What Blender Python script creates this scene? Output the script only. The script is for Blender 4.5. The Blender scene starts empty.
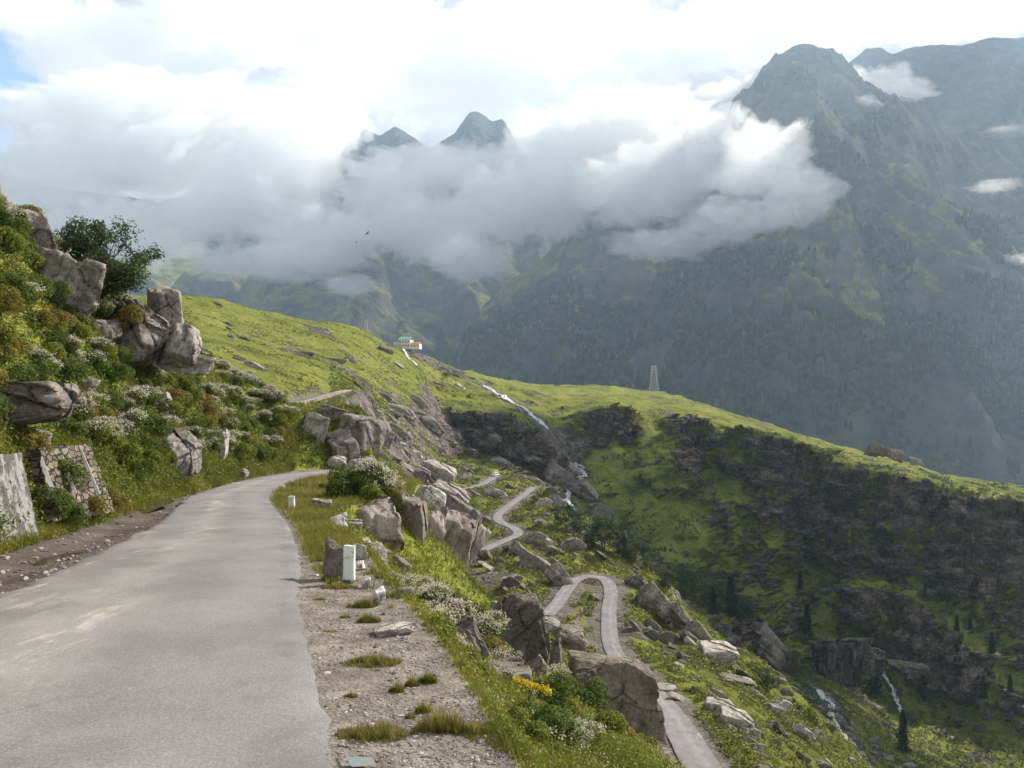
import bpy, bmesh, math, random
import numpy as np
from mathutils import Vector, Matrix

# ------------------------------------------------------------------ camera, world, sun, exposure
S = bpy.context.scene
C = S.collection
R = math.radians
cam_d = bpy.data.cameras.new("camera")
cam = bpy.data.objects.new("camera", cam_d)
C.objects.link(cam)
cam.rotation_euler = (R(90), 0, 0)
cam_d.sensor_width = 36.0
cam_d.lens = 28.125            # 800 px focal length at 1024 px
cam_d.clip_start = 0.1
cam_d.clip_end = 60000
S.camera = cam

SUN_AZ = 52      # degrees clockwise from forward (+Y) towards +X
SUN_EL = 35
sx, sy, sz = math.sin(R(SUN_AZ)) * math.cos(R(SUN_EL)), math.cos(R(SUN_AZ)) * math.cos(R(SUN_EL)), math.sin(R(SUN_EL))
SUNV = (sx, sy, sz)
sun_d = bpy.data.lights.new("sun", 'SUN')
sun_d.energy = 5.0
sun_d.angle = R(0.6)
sun_d.color = (1.0, 0.91, 0.78)
sun = bpy.data.objects.new("sun", sun_d)
C.objects.link(sun)
sun.rotation_euler = Vector((-sx, -sy, -sz)).to_track_quat('-Z', 'Y').to_euler()

S.view_settings.view_transform = 'Standard'
S.view_settings.look = 'None'
S.view_settings.gamma = 1.0
S.view_settings.exposure = 0.90
S.view_settings.use_curve_mapping = False
cy = S.cycles
cy.max_bounces = 10
cy.diffuse_bounces = 2
cy.glossy_bounces = 1
cy.transmission_bounces = 2
cy.volume_bounces = 10
cy.transparent_max_bounces = 8
cy.volume_step_rate = 0.5
cy.volume_max_steps = 96
cy.use_adaptive_sampling = True
cy.adaptive_threshold = 0.02
cy.use_denoising = True
try:
    cy.denoiser = 'OPENIMAGEDENOISE'
except Exception:
    pass

# ------------------------------------------------------------------ node helpers
class NT:
    """small helper to write shader nodes"""
    def __init__(s, tree):
        s.t = tree; s.n = tree.nodes; s.l = tree.links
    def new(s, typ, **kw):
        n = s.n.new(typ)
        for k, v in kw.items():
            if k.startswith('_'):
                setattr(n, k[1:], v)
        return n
    def put(s, sock, v):
        if v is None: return
        if isinstance(v, bpy.types.NodeSocket): s.l.new(v, sock)
        else:
            if isinstance(v, (tuple, list)) and len(v) == 3 and sock.type == 'RGBA': v = (*v, 1)
            sock.default_value = v
    def math(s, op, a, b=None, c=None, clamp=False):
        n = s.n.new('ShaderNodeMath'); n.operation = op; n.use_clamp = clamp
        s.put(n.inputs[0], a); s.put(n.inputs[1], b); s.put(n.inputs[2], c)
        return n.outputs[0]
    def vmath(s, op, a, b=None, scale=None):
        n = s.n.new('ShaderNodeVectorMath'); n.operation = op
        s.put(n.inputs[0], a); s.put(n.inputs[1], b)
        if scale is not None: s.put(n.inputs['Scale'], scale)
        return n.outputs['Value'] if op in ('DOT_PRODUCT', 'LENGTH', 'DISTANCE') else n.outputs[0]
    def mix(s, f, a, b, blend='MIX'):
        n = s.n.new('ShaderNodeMix'); n.data_type = 'RGBA'; n.blend_type = blend
        s.put(n.inputs[0], f); s.put(n.inputs[6], a); s.put(n.inputs[7], b)
        return n.outputs[2]
    def noise(s, vec, scale, detail=4, rough=0.55, dist=0.0, lac=2.0):
        n = s.n.new('ShaderNodeTexNoise')
        s.put(n.inputs['Vector'], vec); n.inputs['Scale'].default_value = scale
        n.inputs['Detail'].default_value = detail; n.inputs['Roughness'].default_value = rough
        n.inputs['Distortion'].default_value = dist; n.inputs['Lacunarity'].default_value = lac
        return n.outputs['Fac']
    def voro(s, vec, scale, feature='F1', rnd=1.0, out='Distance'):
        n = s.n.new('ShaderNodeTexVoronoi'); n.feature = feature
        s.put(n.inputs['Vector'], vec); n.inputs['Scale'].default_value = scale
        n.inputs['Randomness'].default_value = rnd
        return n.outputs[out]
    def ramp(s, f, stops, interp='LINEAR'):
        n = s.n.new('ShaderNodeValToRGB'); cr = n.color_ramp; cr.interpolation = interp
        while len(cr.elements) > 1: cr.elements.remove(cr.elements[-1])
        for i, (p, c) in enumerate(stops):
            if not isinstance(c, (tuple, list)): c = (c, c, c)
            e = cr.elements[0] if i == 0 else cr.elements.new(p)
            e.position = p; e.color = (*c[:3], 1)
        s.put(n.inputs[0], f)
        return n.outputs[0]
    def sstep(s, v, lo, hi):
        n = s.n.new('ShaderNodeMapRange'); n.interpolation_type = 'SMOOTHSTEP'
        s.put(n.inputs[0], v); n.inputs[1].default_value = lo; n.inputs[2].default_value = hi
        return n.outputs[0]
    def attr(s, name, out='Fac'):
        n = s.n.new('ShaderNodeAttribute'); n.attribute_name = name
        return n.outputs[out]
    def sepz(s, v):
        n = s.n.new('ShaderNodeSeparateXYZ'); s.put(n.inputs[0], v); return n.outputs
    def comb(s, x, y, z):
        n = s.n.new('ShaderNodeCombineXYZ'); s.put(n.inputs[0], x); s.put(n.inputs[1], y); s.put(n.inputs[2], z); return n.outputs[0]
    def bump(s, h, strength, dist, normal=None):
        n = s.n.new('ShaderNodeBump'); s.put(n.inputs['Height'], h)
        n.inputs['Strength'].default_value = strength; n.inputs['Distance'].default_value = dist
        if normal is not None: s.put(n.inputs['Normal'], normal)
        return n.outputs[0]
    def hsv(s, col, v=1.0, sat=1.0, h=0.5):
        n = s.n.new('ShaderNodeHueSaturation'); s.put(n.inputs['Color'], col)
        s.put(n.inputs['Value'], v); s.put(n.inputs['Saturation'], sat); s.put(n.inputs['Hue'], h)
        return n.outputs[0]

def material(name):
    m = bpy.data.materials.new(name); m.use_nodes = True
    nt = NT(m.node_tree)
    b = m.node_tree.nodes['Principled BSDF']
    b.inputs['Roughness'].default_value = 0.85
    b.inputs['Specular IOR Level'].default_value = 0.25
    return m, nt, b

# ------------------------------------------------------------------ world: sky with broken cloud
W = bpy.data.worlds.new("World"); S.world = W; W.use_nodes = True
nt = NT(W.node_tree); W.node_tree.nodes.clear()
sky = nt.new('ShaderNodeTexSky'); sky.sky_type = 'NISHITA'; sky.sun_disc = False
sky.sun_elevation = R(SUN_EL); sky.sun_rotation = R(SUN_AZ); sky.altitude = 3000; sky.air_density = 1.0
sky.dust_density = 0.6
bg_sky = nt.new('ShaderNodeBackground'); nt.l.new(sky.outputs[0], bg_sky.inputs[0]); bg_sky.inputs[1].default_value = 0.15
tc = nt.new('ShaderNodeTexCoord')
dirv = tc.outputs['Generated']
xyz = nt.sepz(dirv)
# cloud deck: direction projected on a flat layer overhead, so clouds flatten towards the horizon
up = nt.math('ADD', nt.math('MAXIMUM', xyz[2], 0.0), 0.22)
pv = nt.comb(nt.math('DIVIDE', xyz[0], up), nt.math('DIVIDE', xyz[1], up), 0.0)
n1 = nt.noise(pv, 1.1, 8, 0.55, 0.35)
n2 = nt.noise(nt.vmath('ADD', pv, (3.1, 7.7, 0)), 3.6, 9, 0.64, 0.5)
# one real gap of open sky to the far left
gap = nt.vmath('DISTANCE', nt.vmath('NORMALIZE', dirv), tuple(Vector((-0.650, 1.0, 0.385)).normalized()))
gapf = nt.sstep(nt.math('ADD', gap, nt.math('MULTIPLY', nt.math('SUBTRACT', n2, 0.5), 0.16)), 0.035, 0.085)
cov = nt.math('MULTIPLY', nt.sstep(n1, 0.10, 0.30), gapf)
bright = nt.ramp(nt.math('ADD', nt.math('MULTIPLY', n1, 0.45), nt.math('MULTIPLY', n2, 0.6)),
                 [(0.40, (0.27, 0.272, 0.295)), (0.47, (0.35, 0.35, 0.37)), (0.53, (0.47, 0.47, 0.475)), (0.59, (0.66, 0.655, 0.65))])
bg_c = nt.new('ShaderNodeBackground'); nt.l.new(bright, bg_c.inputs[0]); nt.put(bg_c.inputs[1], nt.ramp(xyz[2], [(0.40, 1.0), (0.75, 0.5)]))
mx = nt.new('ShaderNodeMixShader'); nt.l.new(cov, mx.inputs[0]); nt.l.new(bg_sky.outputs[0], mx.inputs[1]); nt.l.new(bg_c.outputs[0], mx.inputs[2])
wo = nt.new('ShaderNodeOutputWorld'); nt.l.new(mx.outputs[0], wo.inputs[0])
W.cycles.sampling_method = 'MANUAL'; W.cycles.sample_map_resolution = 512

# ------------------------------------------------------------------ numpy noise
_rs = np.random.RandomState(7)
_perm = _rs.permutation(256).astype(np.int32); _perm = np.concatenate([_perm, _perm, _perm])
_g = _rs.normal(size=(256, 3)); _g /= np.linalg.norm(_g, axis=1)[:, None]; _g = _g.astype(np.float32)
def pnoise(x, y, z):
    x = np.asarray(x, np.float32); y = np.asarray(y, np.float32); z = np.asarray(z, np.float32) + np.zeros_like(x)
    xi = np.floor(x).astype(np.int32); yi = np.floor(y).astype(np.int32); zi = np.floor(z).astype(np.int32)
    xf = x - xi; yf = y - yi; zf = z - zi
    xi &= 255; yi &= 255; zi &= 255
    u = xf * xf * xf * (xf * (xf * 6 - 15) + 10); v = yf * yf * yf * (yf * (yf * 6 - 15) + 10); w = zf * zf * zf * (zf * (zf * 6 - 15) + 10)
    def gr(a, b, c):
        h = _perm[_perm[_perm[(xi + a) & 255] + ((yi + b) & 255)] + ((zi + c) & 255)]
        g = _g[h]
        return g[..., 0] * (xf - a) + g[..., 1] * (yf - b) + g[..., 2] * (zf - c)
    x00 = gr(0, 0, 0) * (1 - u) + gr(1, 0, 0) * u; x10 = gr(0, 1, 0) * (1 - u) + gr(1, 1, 0) * u
    x01 = gr(0, 0, 1) * (1 - u) + gr(1, 0, 1) * u; x11 = gr(0, 1, 1) * (1 - u) + gr(1, 1, 1) * u
    return ((x00 * (1 - v) + x10 * v) * (1 - w) + (x01 * (1 - v) + x11 * v) * w) * 1.6
def fbm(x, y, z=0.0, oct=4, rough=0.5, ridged=False):
    s = 0; a = 1.0; t = 0; f = 1.0
    for i in range(oct):
        n = pnoise(x * f + i * 17.3, y * f + i * 9.1, z * f + i * 5.7)
        if ridged: n = 1 - 2 * np.abs(n)
        s = s + a * n; t += a; a *= rough; f *= 2.03
    return s / t

def smooth01(x): x = np.clip(x, 0, 1); return x * x * (3 - 2 * x)

# ------------------------------------------------------------------ ground shape
F = 800.0
def P3(px, py, Y): return np.array([(px - 512) / F * Y, Y, -(py - 384) / F * Y])

BANK = np.array([(-6.4, 0), (-7.1, 3), (-9.9, 15.5), (-12.0, 25), (-14.6, 38), (-16.9, 52), (-17.4, 62), (-13.5, 67.5), (-8, 69), (-3, 70), (2, 68), (9, 75)], float)
EDGE = np.array([(1.4, -2), (0.9, 2), (0.05, 5), (-0.74, 8.2), (-2.0, 12.3), (-3.0, 16), (-4.5, 20), (-5.5, 25.5), (-4.4, 30), (-4.8, 42), (-7.6, 52), (-8.6, 60), (-7.6, 74)], float)
def side_dist(X, Y, poly):
    """unsigned distance, side sign (+ = left of the line's direction), arclength"""
    best = np.full(X.shape, 1e9); sgn = np.zeros(X.shape); arc = np.zeros(X.shape); L = 0
    for (a, b) in zip(poly[:-1], poly[1:]):
        d = b - a; l = np.hypot(*d)
        t = np.clip(((X - a[0]) * d[0] + (Y - a[1]) * d[1]) / (l * l), 0, 1)
        dx = X - (a[0] + t * d[0]); dy = Y - (a[1] + t * d[1])
        dist = np.hypot(dx, dy); m = dist < best
        cr = d[0] * (Y - a[1]) - d[1] * (X - a[0])
        best = np.where(m, dist, best); sgn = np.where(m, np.sign(cr), sgn); arc = np.where(m, L + t * l, arc)
        L += l
    return best, sgn, arc
def zplane(Y): return -2 - 0.076 * np.minimum(Y, 66) - 0.02 * np.maximum(Y - 66, 0)
def znear(X, Y):
    X = np.asarray(X, float); Y = np.asarray(Y, float)
    Z = zplane(Y)
    d, s, a = side_dist(X, Y, BANK); d = d * (s > 0)
    H = np.interp(a, [0, 10, 28, 34, 40, 50, 62, 68, 74, 80, 95], [12, 11.0, 10.3, 9.8, 9.2, 8.6, 7.5, 4.5, 4.0, 3.0, 2.0])
    k = np.interp(a, [0, 40, 60, 66, 80], [1.75, 1.9, 1.6, 1.3, .8])
    h = np.minimum(k * d, H) + 0.16 * np.maximum(d - H / k, 0)
    Z = Z + h
    e, s, a = side_dist(X, Y, EDGE); e = e * (s < 0)
    sl = np.interp(a, [0, 8, 13, 17, 24, 30, 42, 60], [.60, .62, .66, .70, .78, .85, 1.4, 1.3])
    Z = Z - sl * e - 0.35 * smooth01(e / 0.5)
    # a dip of the ditch at the bank foot
    return Z

COLS = {
 -700:(70, [(100,372),(140,362),(170,357),(200,352),(240,345),(270,340),(300,330),(340,320),(370,312),(385,305),(400,292)]),
 150: (62, [(100,372),(140,362),(170,357),(200,352),(240,345),(270,340),(300,330),(340,320),(370,312),(385,305),(400,292)]),
 200: (66, [(95,374),(130,368),(170,360),(200,354),(240,346),(270,340),(300,332),(340,322),(380,314),(410,306),(440,297)]),
 250: (72, [(88,404),(120,396),(165,386),(200,378),(240,366),(280,358),(320,348),(360,340),(400,330),(430,322),(480,309)]),
 300: (76, [(90,416),(140,402),(190,389),(230,380),(270,371),(310,362),(345,353),(380,345),(415,337),(452,328),(500,318)]),
 350: (78, [(95,432),(150,420),(215,404),(265,394),(305,384),(340,373),(375,363),(405,353),(440,344),(482,334),(540,325)]),
 400: (58, [(130,476),(200,464),(260,446),(300,432),(335,418),(370,405),(405,393),(440,382),(475,370),(515,358),(570,347)]),
 430: (45, [(110,548),(160,530),(210,510),(255,490),(300,468),(338,450),(378,431),(418,412),(462,393),(515,375),(600,356)]),
 450: (31, [(65,630),(150,574),(182,566),(230,530),(290,490),(345,470),(390,460),(435,452),(450,447),(466,407),(630,365)]),
 500: (30, [(80,660),(130,617),(180,562),(225,520),(320,480),(365,474),(405,470),(438,466),(448,462),(466,412),(690,375)]),
 550: (29, [(80,700),(140,615),(175,580),(240,520),(300,488),(345,496),(390,494),(425,492),(442,488),(462,434),(750,380)]),
 600: (26, [(90,712),(130,640),(172,577),(220,545),(245,530),(330,560),(400,520),(450,480),(518,446),(534,403),(820,385)]),
 650: (22, [(75,768),(105,700),(140,650),(170,605),(205,572),(320,600),(380,560),(440,500),(532,440),(548,412),(880,388)]),
 700: (20, [(70,790),(88,738),(110,695),(140,650),(168,620),(300,660),(360,600),(425,540),(532,456),(550,413),(850,402)]),
 750: (20, [(60,830),(85,768),(105,725),(130,690),(152,662),(280,702),(340,665),(410,600),(492,500),(520,427),(780,416)]),
 800: (20, [(60,880),(85,800),(105,765),(125,728),(147,700),(268,716),(330,690),(400,640),(468,545),(495,443),(700,434)]),
 850: (20, [(60,950),(85,840),(100,800),(115,775),(132,755),(258,748),(310,715),(380,668),(448,570),(475,464),(650,448)]),
 900: (20, [(60,1000),(80,900),(100,850),(115,825),(130,810),(240,800),(300,752),(365,698),(420,590),(445,475),(600,462)]),
 950: (20, [(60,1050),(80,950),(100,900),(115,870),(130,850),(235,822),(300,770),(355,715),(400,610),(425,488),(560,477)]),
 1024: (20, [(60,1100),(80,1000),(100,950),(115,920),(130,900),(230,845),(295,785),(345,730),(390,630),(415,502),(510,490)]),
 1200:(20, [(60,1150),(80,1050),(100,1000),(115,960),(130,930),(230,880),(300,800),(350,730),(380,650),(405,535),(480,520)]),
 1700:(20, [(60,1150),(80,1050),(100,1000),(115,960),(130,930),(230,880),(300,800),(350,730),(380,650),(405,560),(480,545)]),
}
cpx = np.array(sorted(COLS)); nK = 11
cJ = np.array([COLS[c][0] for c in cpx], float)
cY = np.array([[k[0] for k in COLS[c][1]] for c in cpx], float)
cP = np.array([[k[1] for k in COLS[c][1]] for c in cpx], float)
def csmooth(px, tab):
    """piecewise linear table lightly smoothed over neighbouring columns"""
    acc = 0
    for o, w in ((-14, .25), (0, .5), (14, .25)): acc = acc + w * np.interp(px + o, cpx, tab)
    return acc

# lower road, upper track: (px, py, Y)
LOW = [(760,830,74),(722,790,78),(700,757,83),(676,722,95),(655,697,107),(630,672,120),(612,648,132),(609,615,150),(611,592,163),(606,580,172),(592,577,175),(577,579,173),(568,590,165),(556,605,152),(538,624,140),(515,650,128),(490,640,128),(462,580,168),(455,566,180),(478,553,195),(505,541,211),(518,535,219),(514,528,226),(502,523,232),(498,516,242),(510,505,262),(526,494,288),(533,487,305)]
LOW2 = [(440,492,284),(458,490,290),(478,486,300),(490,480,315),(497,475,330)]
TRACK = [(262,412,120),(290,406,150),(315,400,185),(335,394,225),(350,390,255),(362,391,268)]
NEAR = [(2.2,-6),(0.9,0),(-0.9,3),(-3.35,5),(-3.35,5.001)]
def spline(pts, n=12):
    p = np.array(pts, float); out = []
    q = np.vstack([2 * p[0] - p[1], p, 2 * p[-1] - p[-2]])
    for i in range(1, len(q) - 2):
        for t in np.linspace(0, 1, n, endpoint=False):
            a, b, c, d = q[i - 1], q[i], q[i + 1], q[i + 2]
            out.append(0.5 * ((2 * b) + (-a + c) * t + (2 * a - 5 * b + 4 * c - d) * t * t + (-a + 3 * b - 3 * c + d) * t ** 3))
    out.append(p[-1]); return np.array(out)
def road_world(pts): return spline([P3(*p) for p in pts], 8)
lowW, low2W, trackW = road_world(LOW), road_world(LOW2), road_world(TRACK)
lowW[:, 2] = np.convolve(np.pad(lowW[:, 2], 10, mode='edge'), np.ones(21) / 21, 'valid')

# grid
PXS = np.concatenate([np.arange(-700, -60, 20), np.arange(-60, 1084, 1.5), np.arange(1084, 1701, 22)])
YS = np.concatenate([np.geomspace(1.6, 60, 330, endpoint=False), np.geomspace(60, 300, 380, endpoint=False),
                     np.linspace(300, 600, 340, endpoint=False), np.geomspace(600, 1600, 60)])
GP, GY = np.meshgrid(PXS, YS)              # rows = Y
GX = (GP - 512) / F * GY
kY = np.stack([csmooth(PXS, cY[:, k]) for k in range(nK)], 1)
kP = np.stack([csmooth(PXS, cP[:, k]) for k in range(nK)], 1)
kJ = csmooth(PXS, cJ)
# the cliff line wanders: bays, buttresses and broken ledges
_w = smooth01((PXS - 560) / 60)
kY[:, 9] += _w * 11 * fbm(PXS / 55, PXS * 0 + 2, 1, 4); kY[:, 8] += _w * (16 * fbm(PXS / 42, PXS * 0 + 5, 1, 4) - 9)
kP[:, 8] += _w * 22 * fbm(PXS / 38, PXS * 0 + 8, 1, 3); kY[:, 8] = np.minimum(kY[:, 8], kY[:, 9] - 6); kY[:, 7] = np.minimum(kY[:, 7], kY[:, 8] - 8)
ZN = znear(GX, GY)
GZ = np.empty_like(GX)
for i, px in enumerate(PXS):
    yj = kJ[i]; zj = float(znear((px - 512) / F * yj, yj))
    ys = np.concatenate([[yj], kY[i], [1000, 1600]])
    zs = np.concatenate([[zj], -(kP[i] - 384) / F * kY[i]])
    z_sky = zs[-1]
    zs = np.concatenate([zs, [z_sky - 60, -620]])
    o = np.argsort(ys[:-2]); 
    GZ[:, i] = np.where(YS < yj, ZN[:, i], np.interp(YS, ys, zs))
def blur(A, n, axis):
    k = np.ones(n) / n
    return np.apply_along_axis(lambda v: np.convolve(np.pad(v, n // 2, mode='edge'), k, 'valid'), axis, A)
far_m = smooth01((GY - 60) / 40)
GZb = blur(blur(GZ, 9, 0), 9, 1)
GZ = GZ * (1 - far_m) + GZb * far_m
# side spur in the right of the valley
def ridge(A, B, h, w):
    global GZ
    a, b = P3(*A)[:2], P3(*B)[:2]
    d = b - a; t = np.clip(((GX - a[0]) * d[0] + (GY - a[1]) * d[1]) / (d @ d), 0, 1)
    r = np.hypot(GX - a[0] - t * d[0], GY - a[1] - t * d[1])
    GZ = GZ + h * np.exp(-(r / w) ** 2) * smooth01(t * 5) 
ridge((850, 560, 415), (1060, 720, 330), 20, 16)
ridge((650, 470, 480), (760, 600, 385), 12, 22)

# masks: slope (steepness)
def slope():
    dzdy = np.gradient(GZ, axis=0) / np.gradient(GY, axis=0)
    dzdx = np.gradient(GZ, axis=1) / np.maximum(np.gradient(GX, axis=1), 1e-6)
    # remove shear: columns are rays
    dzdyw = dzdy - dzdx * (GP - 512) / F
    return dzdx, dzdyw
dzx, dzy = slope()
steep = np.hypot(dzx, dzy)
# noise
road_keep = 1.0
dE, sE, aE = side_dist(GX, GY, EDGE); dB, sB, aB = side_dist(GX, GY, BANK)
onflat = (sE > 0) & (sB < 0)
flat = np.where(onflat, 0.0, smooth01(np.where(sE < 0, dE, dB) / 1.5))
flat = np.where(GY > 75, 1.0, flat)
n_small = fbm(GX / 2.3, GY / 2.3, 0, 4)
n_mid = fbm(GX / 14, GY / 14, 3, 5)
n_big = fbm(GX / 60, GY / 60, 5, 4)
mid_m = smooth01((GY - 55) / 60) * smooth01((420 - GY) / 100)
cliff_zone = smooth01((GY - 330) / 60) * smooth01((steep - 0.55) / 0.5)
GZ = GZ + flat * n_small * np.minimum(0.16 + GY * 0.0012, 0.5) + (GY > 300) * n_small * 0.2
sk = smooth01((GY - 75) / 60)
GZ = GZ + sk * (n_mid * 2.2 + np.maximum(n_mid, 0.05) * 1.5) * (0.5 + 0.5 * smooth01((GP - 340) / 120))
GZ = GZ + smooth01((GY - 250) / 150) * (n_big * 5.0 * smooth01((1500 - GY) / 500))
terr = fbm(GX / 26, GY / 26, 9, 3)
# rock outcrop ledges on the lower hillside
led = fbm(GX / 20 + GY / 45, GY / 40, 11, 4, 0.5, True)
ledm = smooth01((GP - 360) / 100) * 0.6 * smooth01((led - 0.50 - 0.12 * smooth01((GP - 600) / 120) + 0.12 * smooth01((600 - GP) / 120) * smooth01((GP - 380) / 60)) / 0.12) * smooth01((GY - 110) / 40) * smooth01((420 - GY) / 80) * smooth01((GP - 340) / 80)
GZ = GZ + ledm * 1.8
# carve the roads
def carve(line, w, fade, mask_out=None):
    global GZ
    xs, ys, zs = line.T
    x0, x1, y0, y1 = xs.min() - fade * 3, xs.max() + fade * 3, ys.min() - fade * 3, ys.max() + fade * 3
    m = (GX > x0) & (GX < x1) & (GY > y0) & (GY < y1)
    X = GX[m]; Y = GY[m]; best = np.full(X.shape, 1e9); zz = np.zeros(X.shape)
    for (a, b) in zip(line[:-1], line[1:]):
        d = b[:2] - a[:2]; l2 = max(d @ d, 1e-9)
        t = np.clip(((X - a[0]) * d[0] + (Y - a[1]) * d[1]) / l2, 0, 1)
        r = np.hypot(X - a[0] - t * d[0], Y - a[1] - t * d[1])
        k = r < best; best = np.where(k, r, best); zz = np.where(k, a[2] + t * (b[2] - a[2]), zz)
    f = 1 - smooth01((best - w) / fade)
    GZ[m] = GZ[m] * (1 - f) + (zz - 0.06) * f
    out = np.full(GX.shape, 1e3); out[m] = best
    return out
rd1 = carve(lowW, 3.4, 9)
rd2 = carve(low2W, 3.2, 7)
rd3 = carve(trackW, 2.5, 4)
roadd = np.minimum(np.minimum(rd1, rd2), rd3)

# ditch and muddy verge left of the near road
dit = np.exp(-((dB - 1.1) / 0.6) ** 2) * (sB < 0) * (GY < 62)
GZ = GZ - 0.13 * dit + (onflat & (GY < 75)) * 0.012 * n_small * (1 - 0)

# sampling the finished ground
def gidx(px, Y):
    c = np.interp(px, PXS, np.arange(len(PXS))); r = np.interp(Y, YS, np.arange(len(YS)))
    return r, c
def ground(X, Y):
    X = np.asarray(X, float); Y = np.asarray(Y, float)
    r, c = gidx(X / Y * F + 512, Y)
    r0 = np.clip(np.floor(r).astype(int), 0, len(YS) - 2); c0 = np.clip(np.floor(c).astype(int), 0, len(PXS) - 2)
    fr = r - r0; fc = c - c0
    return (GZ[r0, c0] * (1 - fr) * (1 - fc) + GZ[r0 + 1, c0] * fr * (1 - fc) + GZ[r0, c0 + 1] * (1 - fr) * fc + GZ[r0 + 1, c0 + 1] * fr * fc)
def gnormal(X, Y, e=0.5):
    n = np.array([-(ground(X + e, Y) - ground(X - e, Y)) / (2 * e), -(ground(X, Y + e) - ground(X, Y - e)) / (2 * e), 1.0])
    return n / np.linalg.norm(n)
YF = np.geomspace(1.7, 1500, 6000)
def hit(px, py, ymin=1.7):
    """first ground point seen along the ray of a photo pixel"""
    zr = -(py - 384) / F * YF
    zg = ground((px - 512) / F * YF, YF)
    k = np.where((zg >= zr) & (YF > ymin))[0]
    if len(k) == 0:
        k = [int(np.argmin(np.where(YF > ymin, zr - zg, 1e9) / YF))]
    y = YF[k[0]]; x = (px - 512) / F * y
    return np.array([x, y, float(ground(x, y))])


# streams, traced down the finished ground
STREAMS = {
 'upper': ([(484,386),(492,391),(502,396),(512,402),(522,408),(532,416),(541,424),(548,431),(553,438)], 3.0),
 'fall': ([(566,456),(572,460),(579,466),(584,473),(578,482),(574,490)], 2.6),
 'fall_low': ([(571,486),(568,494),(567,502),(571,508)], 2.2),
 'gully': ([(817,690),(824,698),(832,706),(830,716),(836,724),(840,732),(838,741)], 2.0),
 'side': ([(880,672),(886,680),(893,690),(896,700),(900,714)], 1.3),
 'hotel': ([(404,350),(406,355),(409,359),(414,363),(416,366)], 1.6),
}
SW = {}
for kk, (pts, w_) in STREAMS.items():
    SW[kk] = np.array([hit(a, b, 180) for a, b in pts])
strd = np.full(GX.shape, 1e3)
for kk, L_ in SW.items():
    if kk in ('hotel',): continue
    for a_, b_ in zip(L_[:-1], L_[1:]):
        m_ = (np.abs(GX - a_[0]) < 60) & (np.abs(GY - a_[1]) < 60)
        d_ = b_[:2] - a_[:2]; t_ = np.clip(((GX[m_] - a_[0]) * d_[0] + (GY[m_] - a_[1]) * d_[1]) / max(d_ @ d_, 1e-6), 0, 1)
        strd[m_] = np.minimum(strd[m_], np.hypot(GX[m_] - a_[0] - t_ * d_[0], GY[m_] - a_[1] - t_ * d_[1]))
dzx, dzy = slope(); steep = np.hypot(dzx, dzy)
# displace steep faces along the normal for craggy cliffs
nrm = np.stack([-dzx, -dzy, np.ones_like(dzx)], -1); nrm /= np.linalg.norm(nrm, axis=-1, keepdims=True)
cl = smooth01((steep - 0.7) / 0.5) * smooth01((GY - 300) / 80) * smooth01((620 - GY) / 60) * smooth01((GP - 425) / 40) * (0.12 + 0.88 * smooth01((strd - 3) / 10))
rr = fbm(GX / 22, GY / 22, GZ / 34, 5, 0.55, True)
r2 = fbm(GX / 7, GY / 7, GZ / 5, 4, 0.6)
strata = pnoise(GX / 60, GY / 60, GZ / 7.0)
r3 = fbm(GX / 3.5, GY / 3.5, GZ / 2.6, 3, 0.6, True)
vert = fbm(GX / 9, GY / 9, GZ / 60, 4, 0.6, True)
disp = cl * ((rr - 0.25) * 12.0 + r2 * 5.5 + strata * 3.0 + r3 * 2.2 + vert * 8.0)
lz = (GZ + 5 * fbm(GX / 30, GY / 30, 4, 3)) / 8.5; fr_ = lz - np.floor(lz); ledge = np.where(fr_ < .75, fr_ / .75, (1 - fr_) / .25)
disp = disp + cl * (ledge - .5) * 4.5
VX = GX + nrm[..., 0] * disp; VY = GY + nrm[..., 1] * disp; VZ = GZ + nrm[..., 2] * disp * 0.5

def grid_mesh(name, X, Y, Z, attrs=None, smooth=True):
    nr, nc = X.shape
    me = bpy.data.meshes.new(name)
    co = np.stack([X, Y, Z], -1).reshape(-1, 3).astype(np.float32)
    i = np.arange(nr * nc).reshape(nr, nc)
    f = np.stack([i[:-1, :-1], i[:-1, 1:], i[1:, 1:], i[1:, :-1]], -1).reshape(-1, 4)
    return raw_mesh(name, co, f, attrs, smooth, me)
def raw_mesh(name, co, f, attrs=None, smooth=False, me=None):
    me = me or bpy.data.meshes.new(name)
    co = np.asarray(co, np.float32); f = np.asarray(f, np.int32); k = f.shape[1]
    me.vertices.add(len(co)); me.vertices.foreach_set('co', co.ravel())
    me.loops.add(f.size); me.loops.foreach_set('vertex_index', f.ravel())
    me.polygons.add(len(f)); me.polygons.foreach_set('loop_start', np.arange(0, f.size, k, dtype=np.int32))
    me.polygons.foreach_set('loop_total', np.full(len(f), k, np.int32))
    me.polygons.foreach_set('use_smooth', np.full(len(f), smooth))
    for n, a in (attrs or {}).items():
        at = me.attributes.new(n, 'FLOAT', 'POINT'); at.data.foreach_set('value', np.asarray(a, np.float32).ravel())
    me.update(calc_edges=True)
    return me
def link(name, me, mat=None, parent=None, **props):
    o = bpy.data.objects.new(name, me); C.objects.link(o)
    if mat is not None and me is not None and len(me.materials) == 0: me.materials.append(mat)
    if parent is not None: o.parent = parent
    for k, v in props.items(): o[k] = v
    return o

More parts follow.
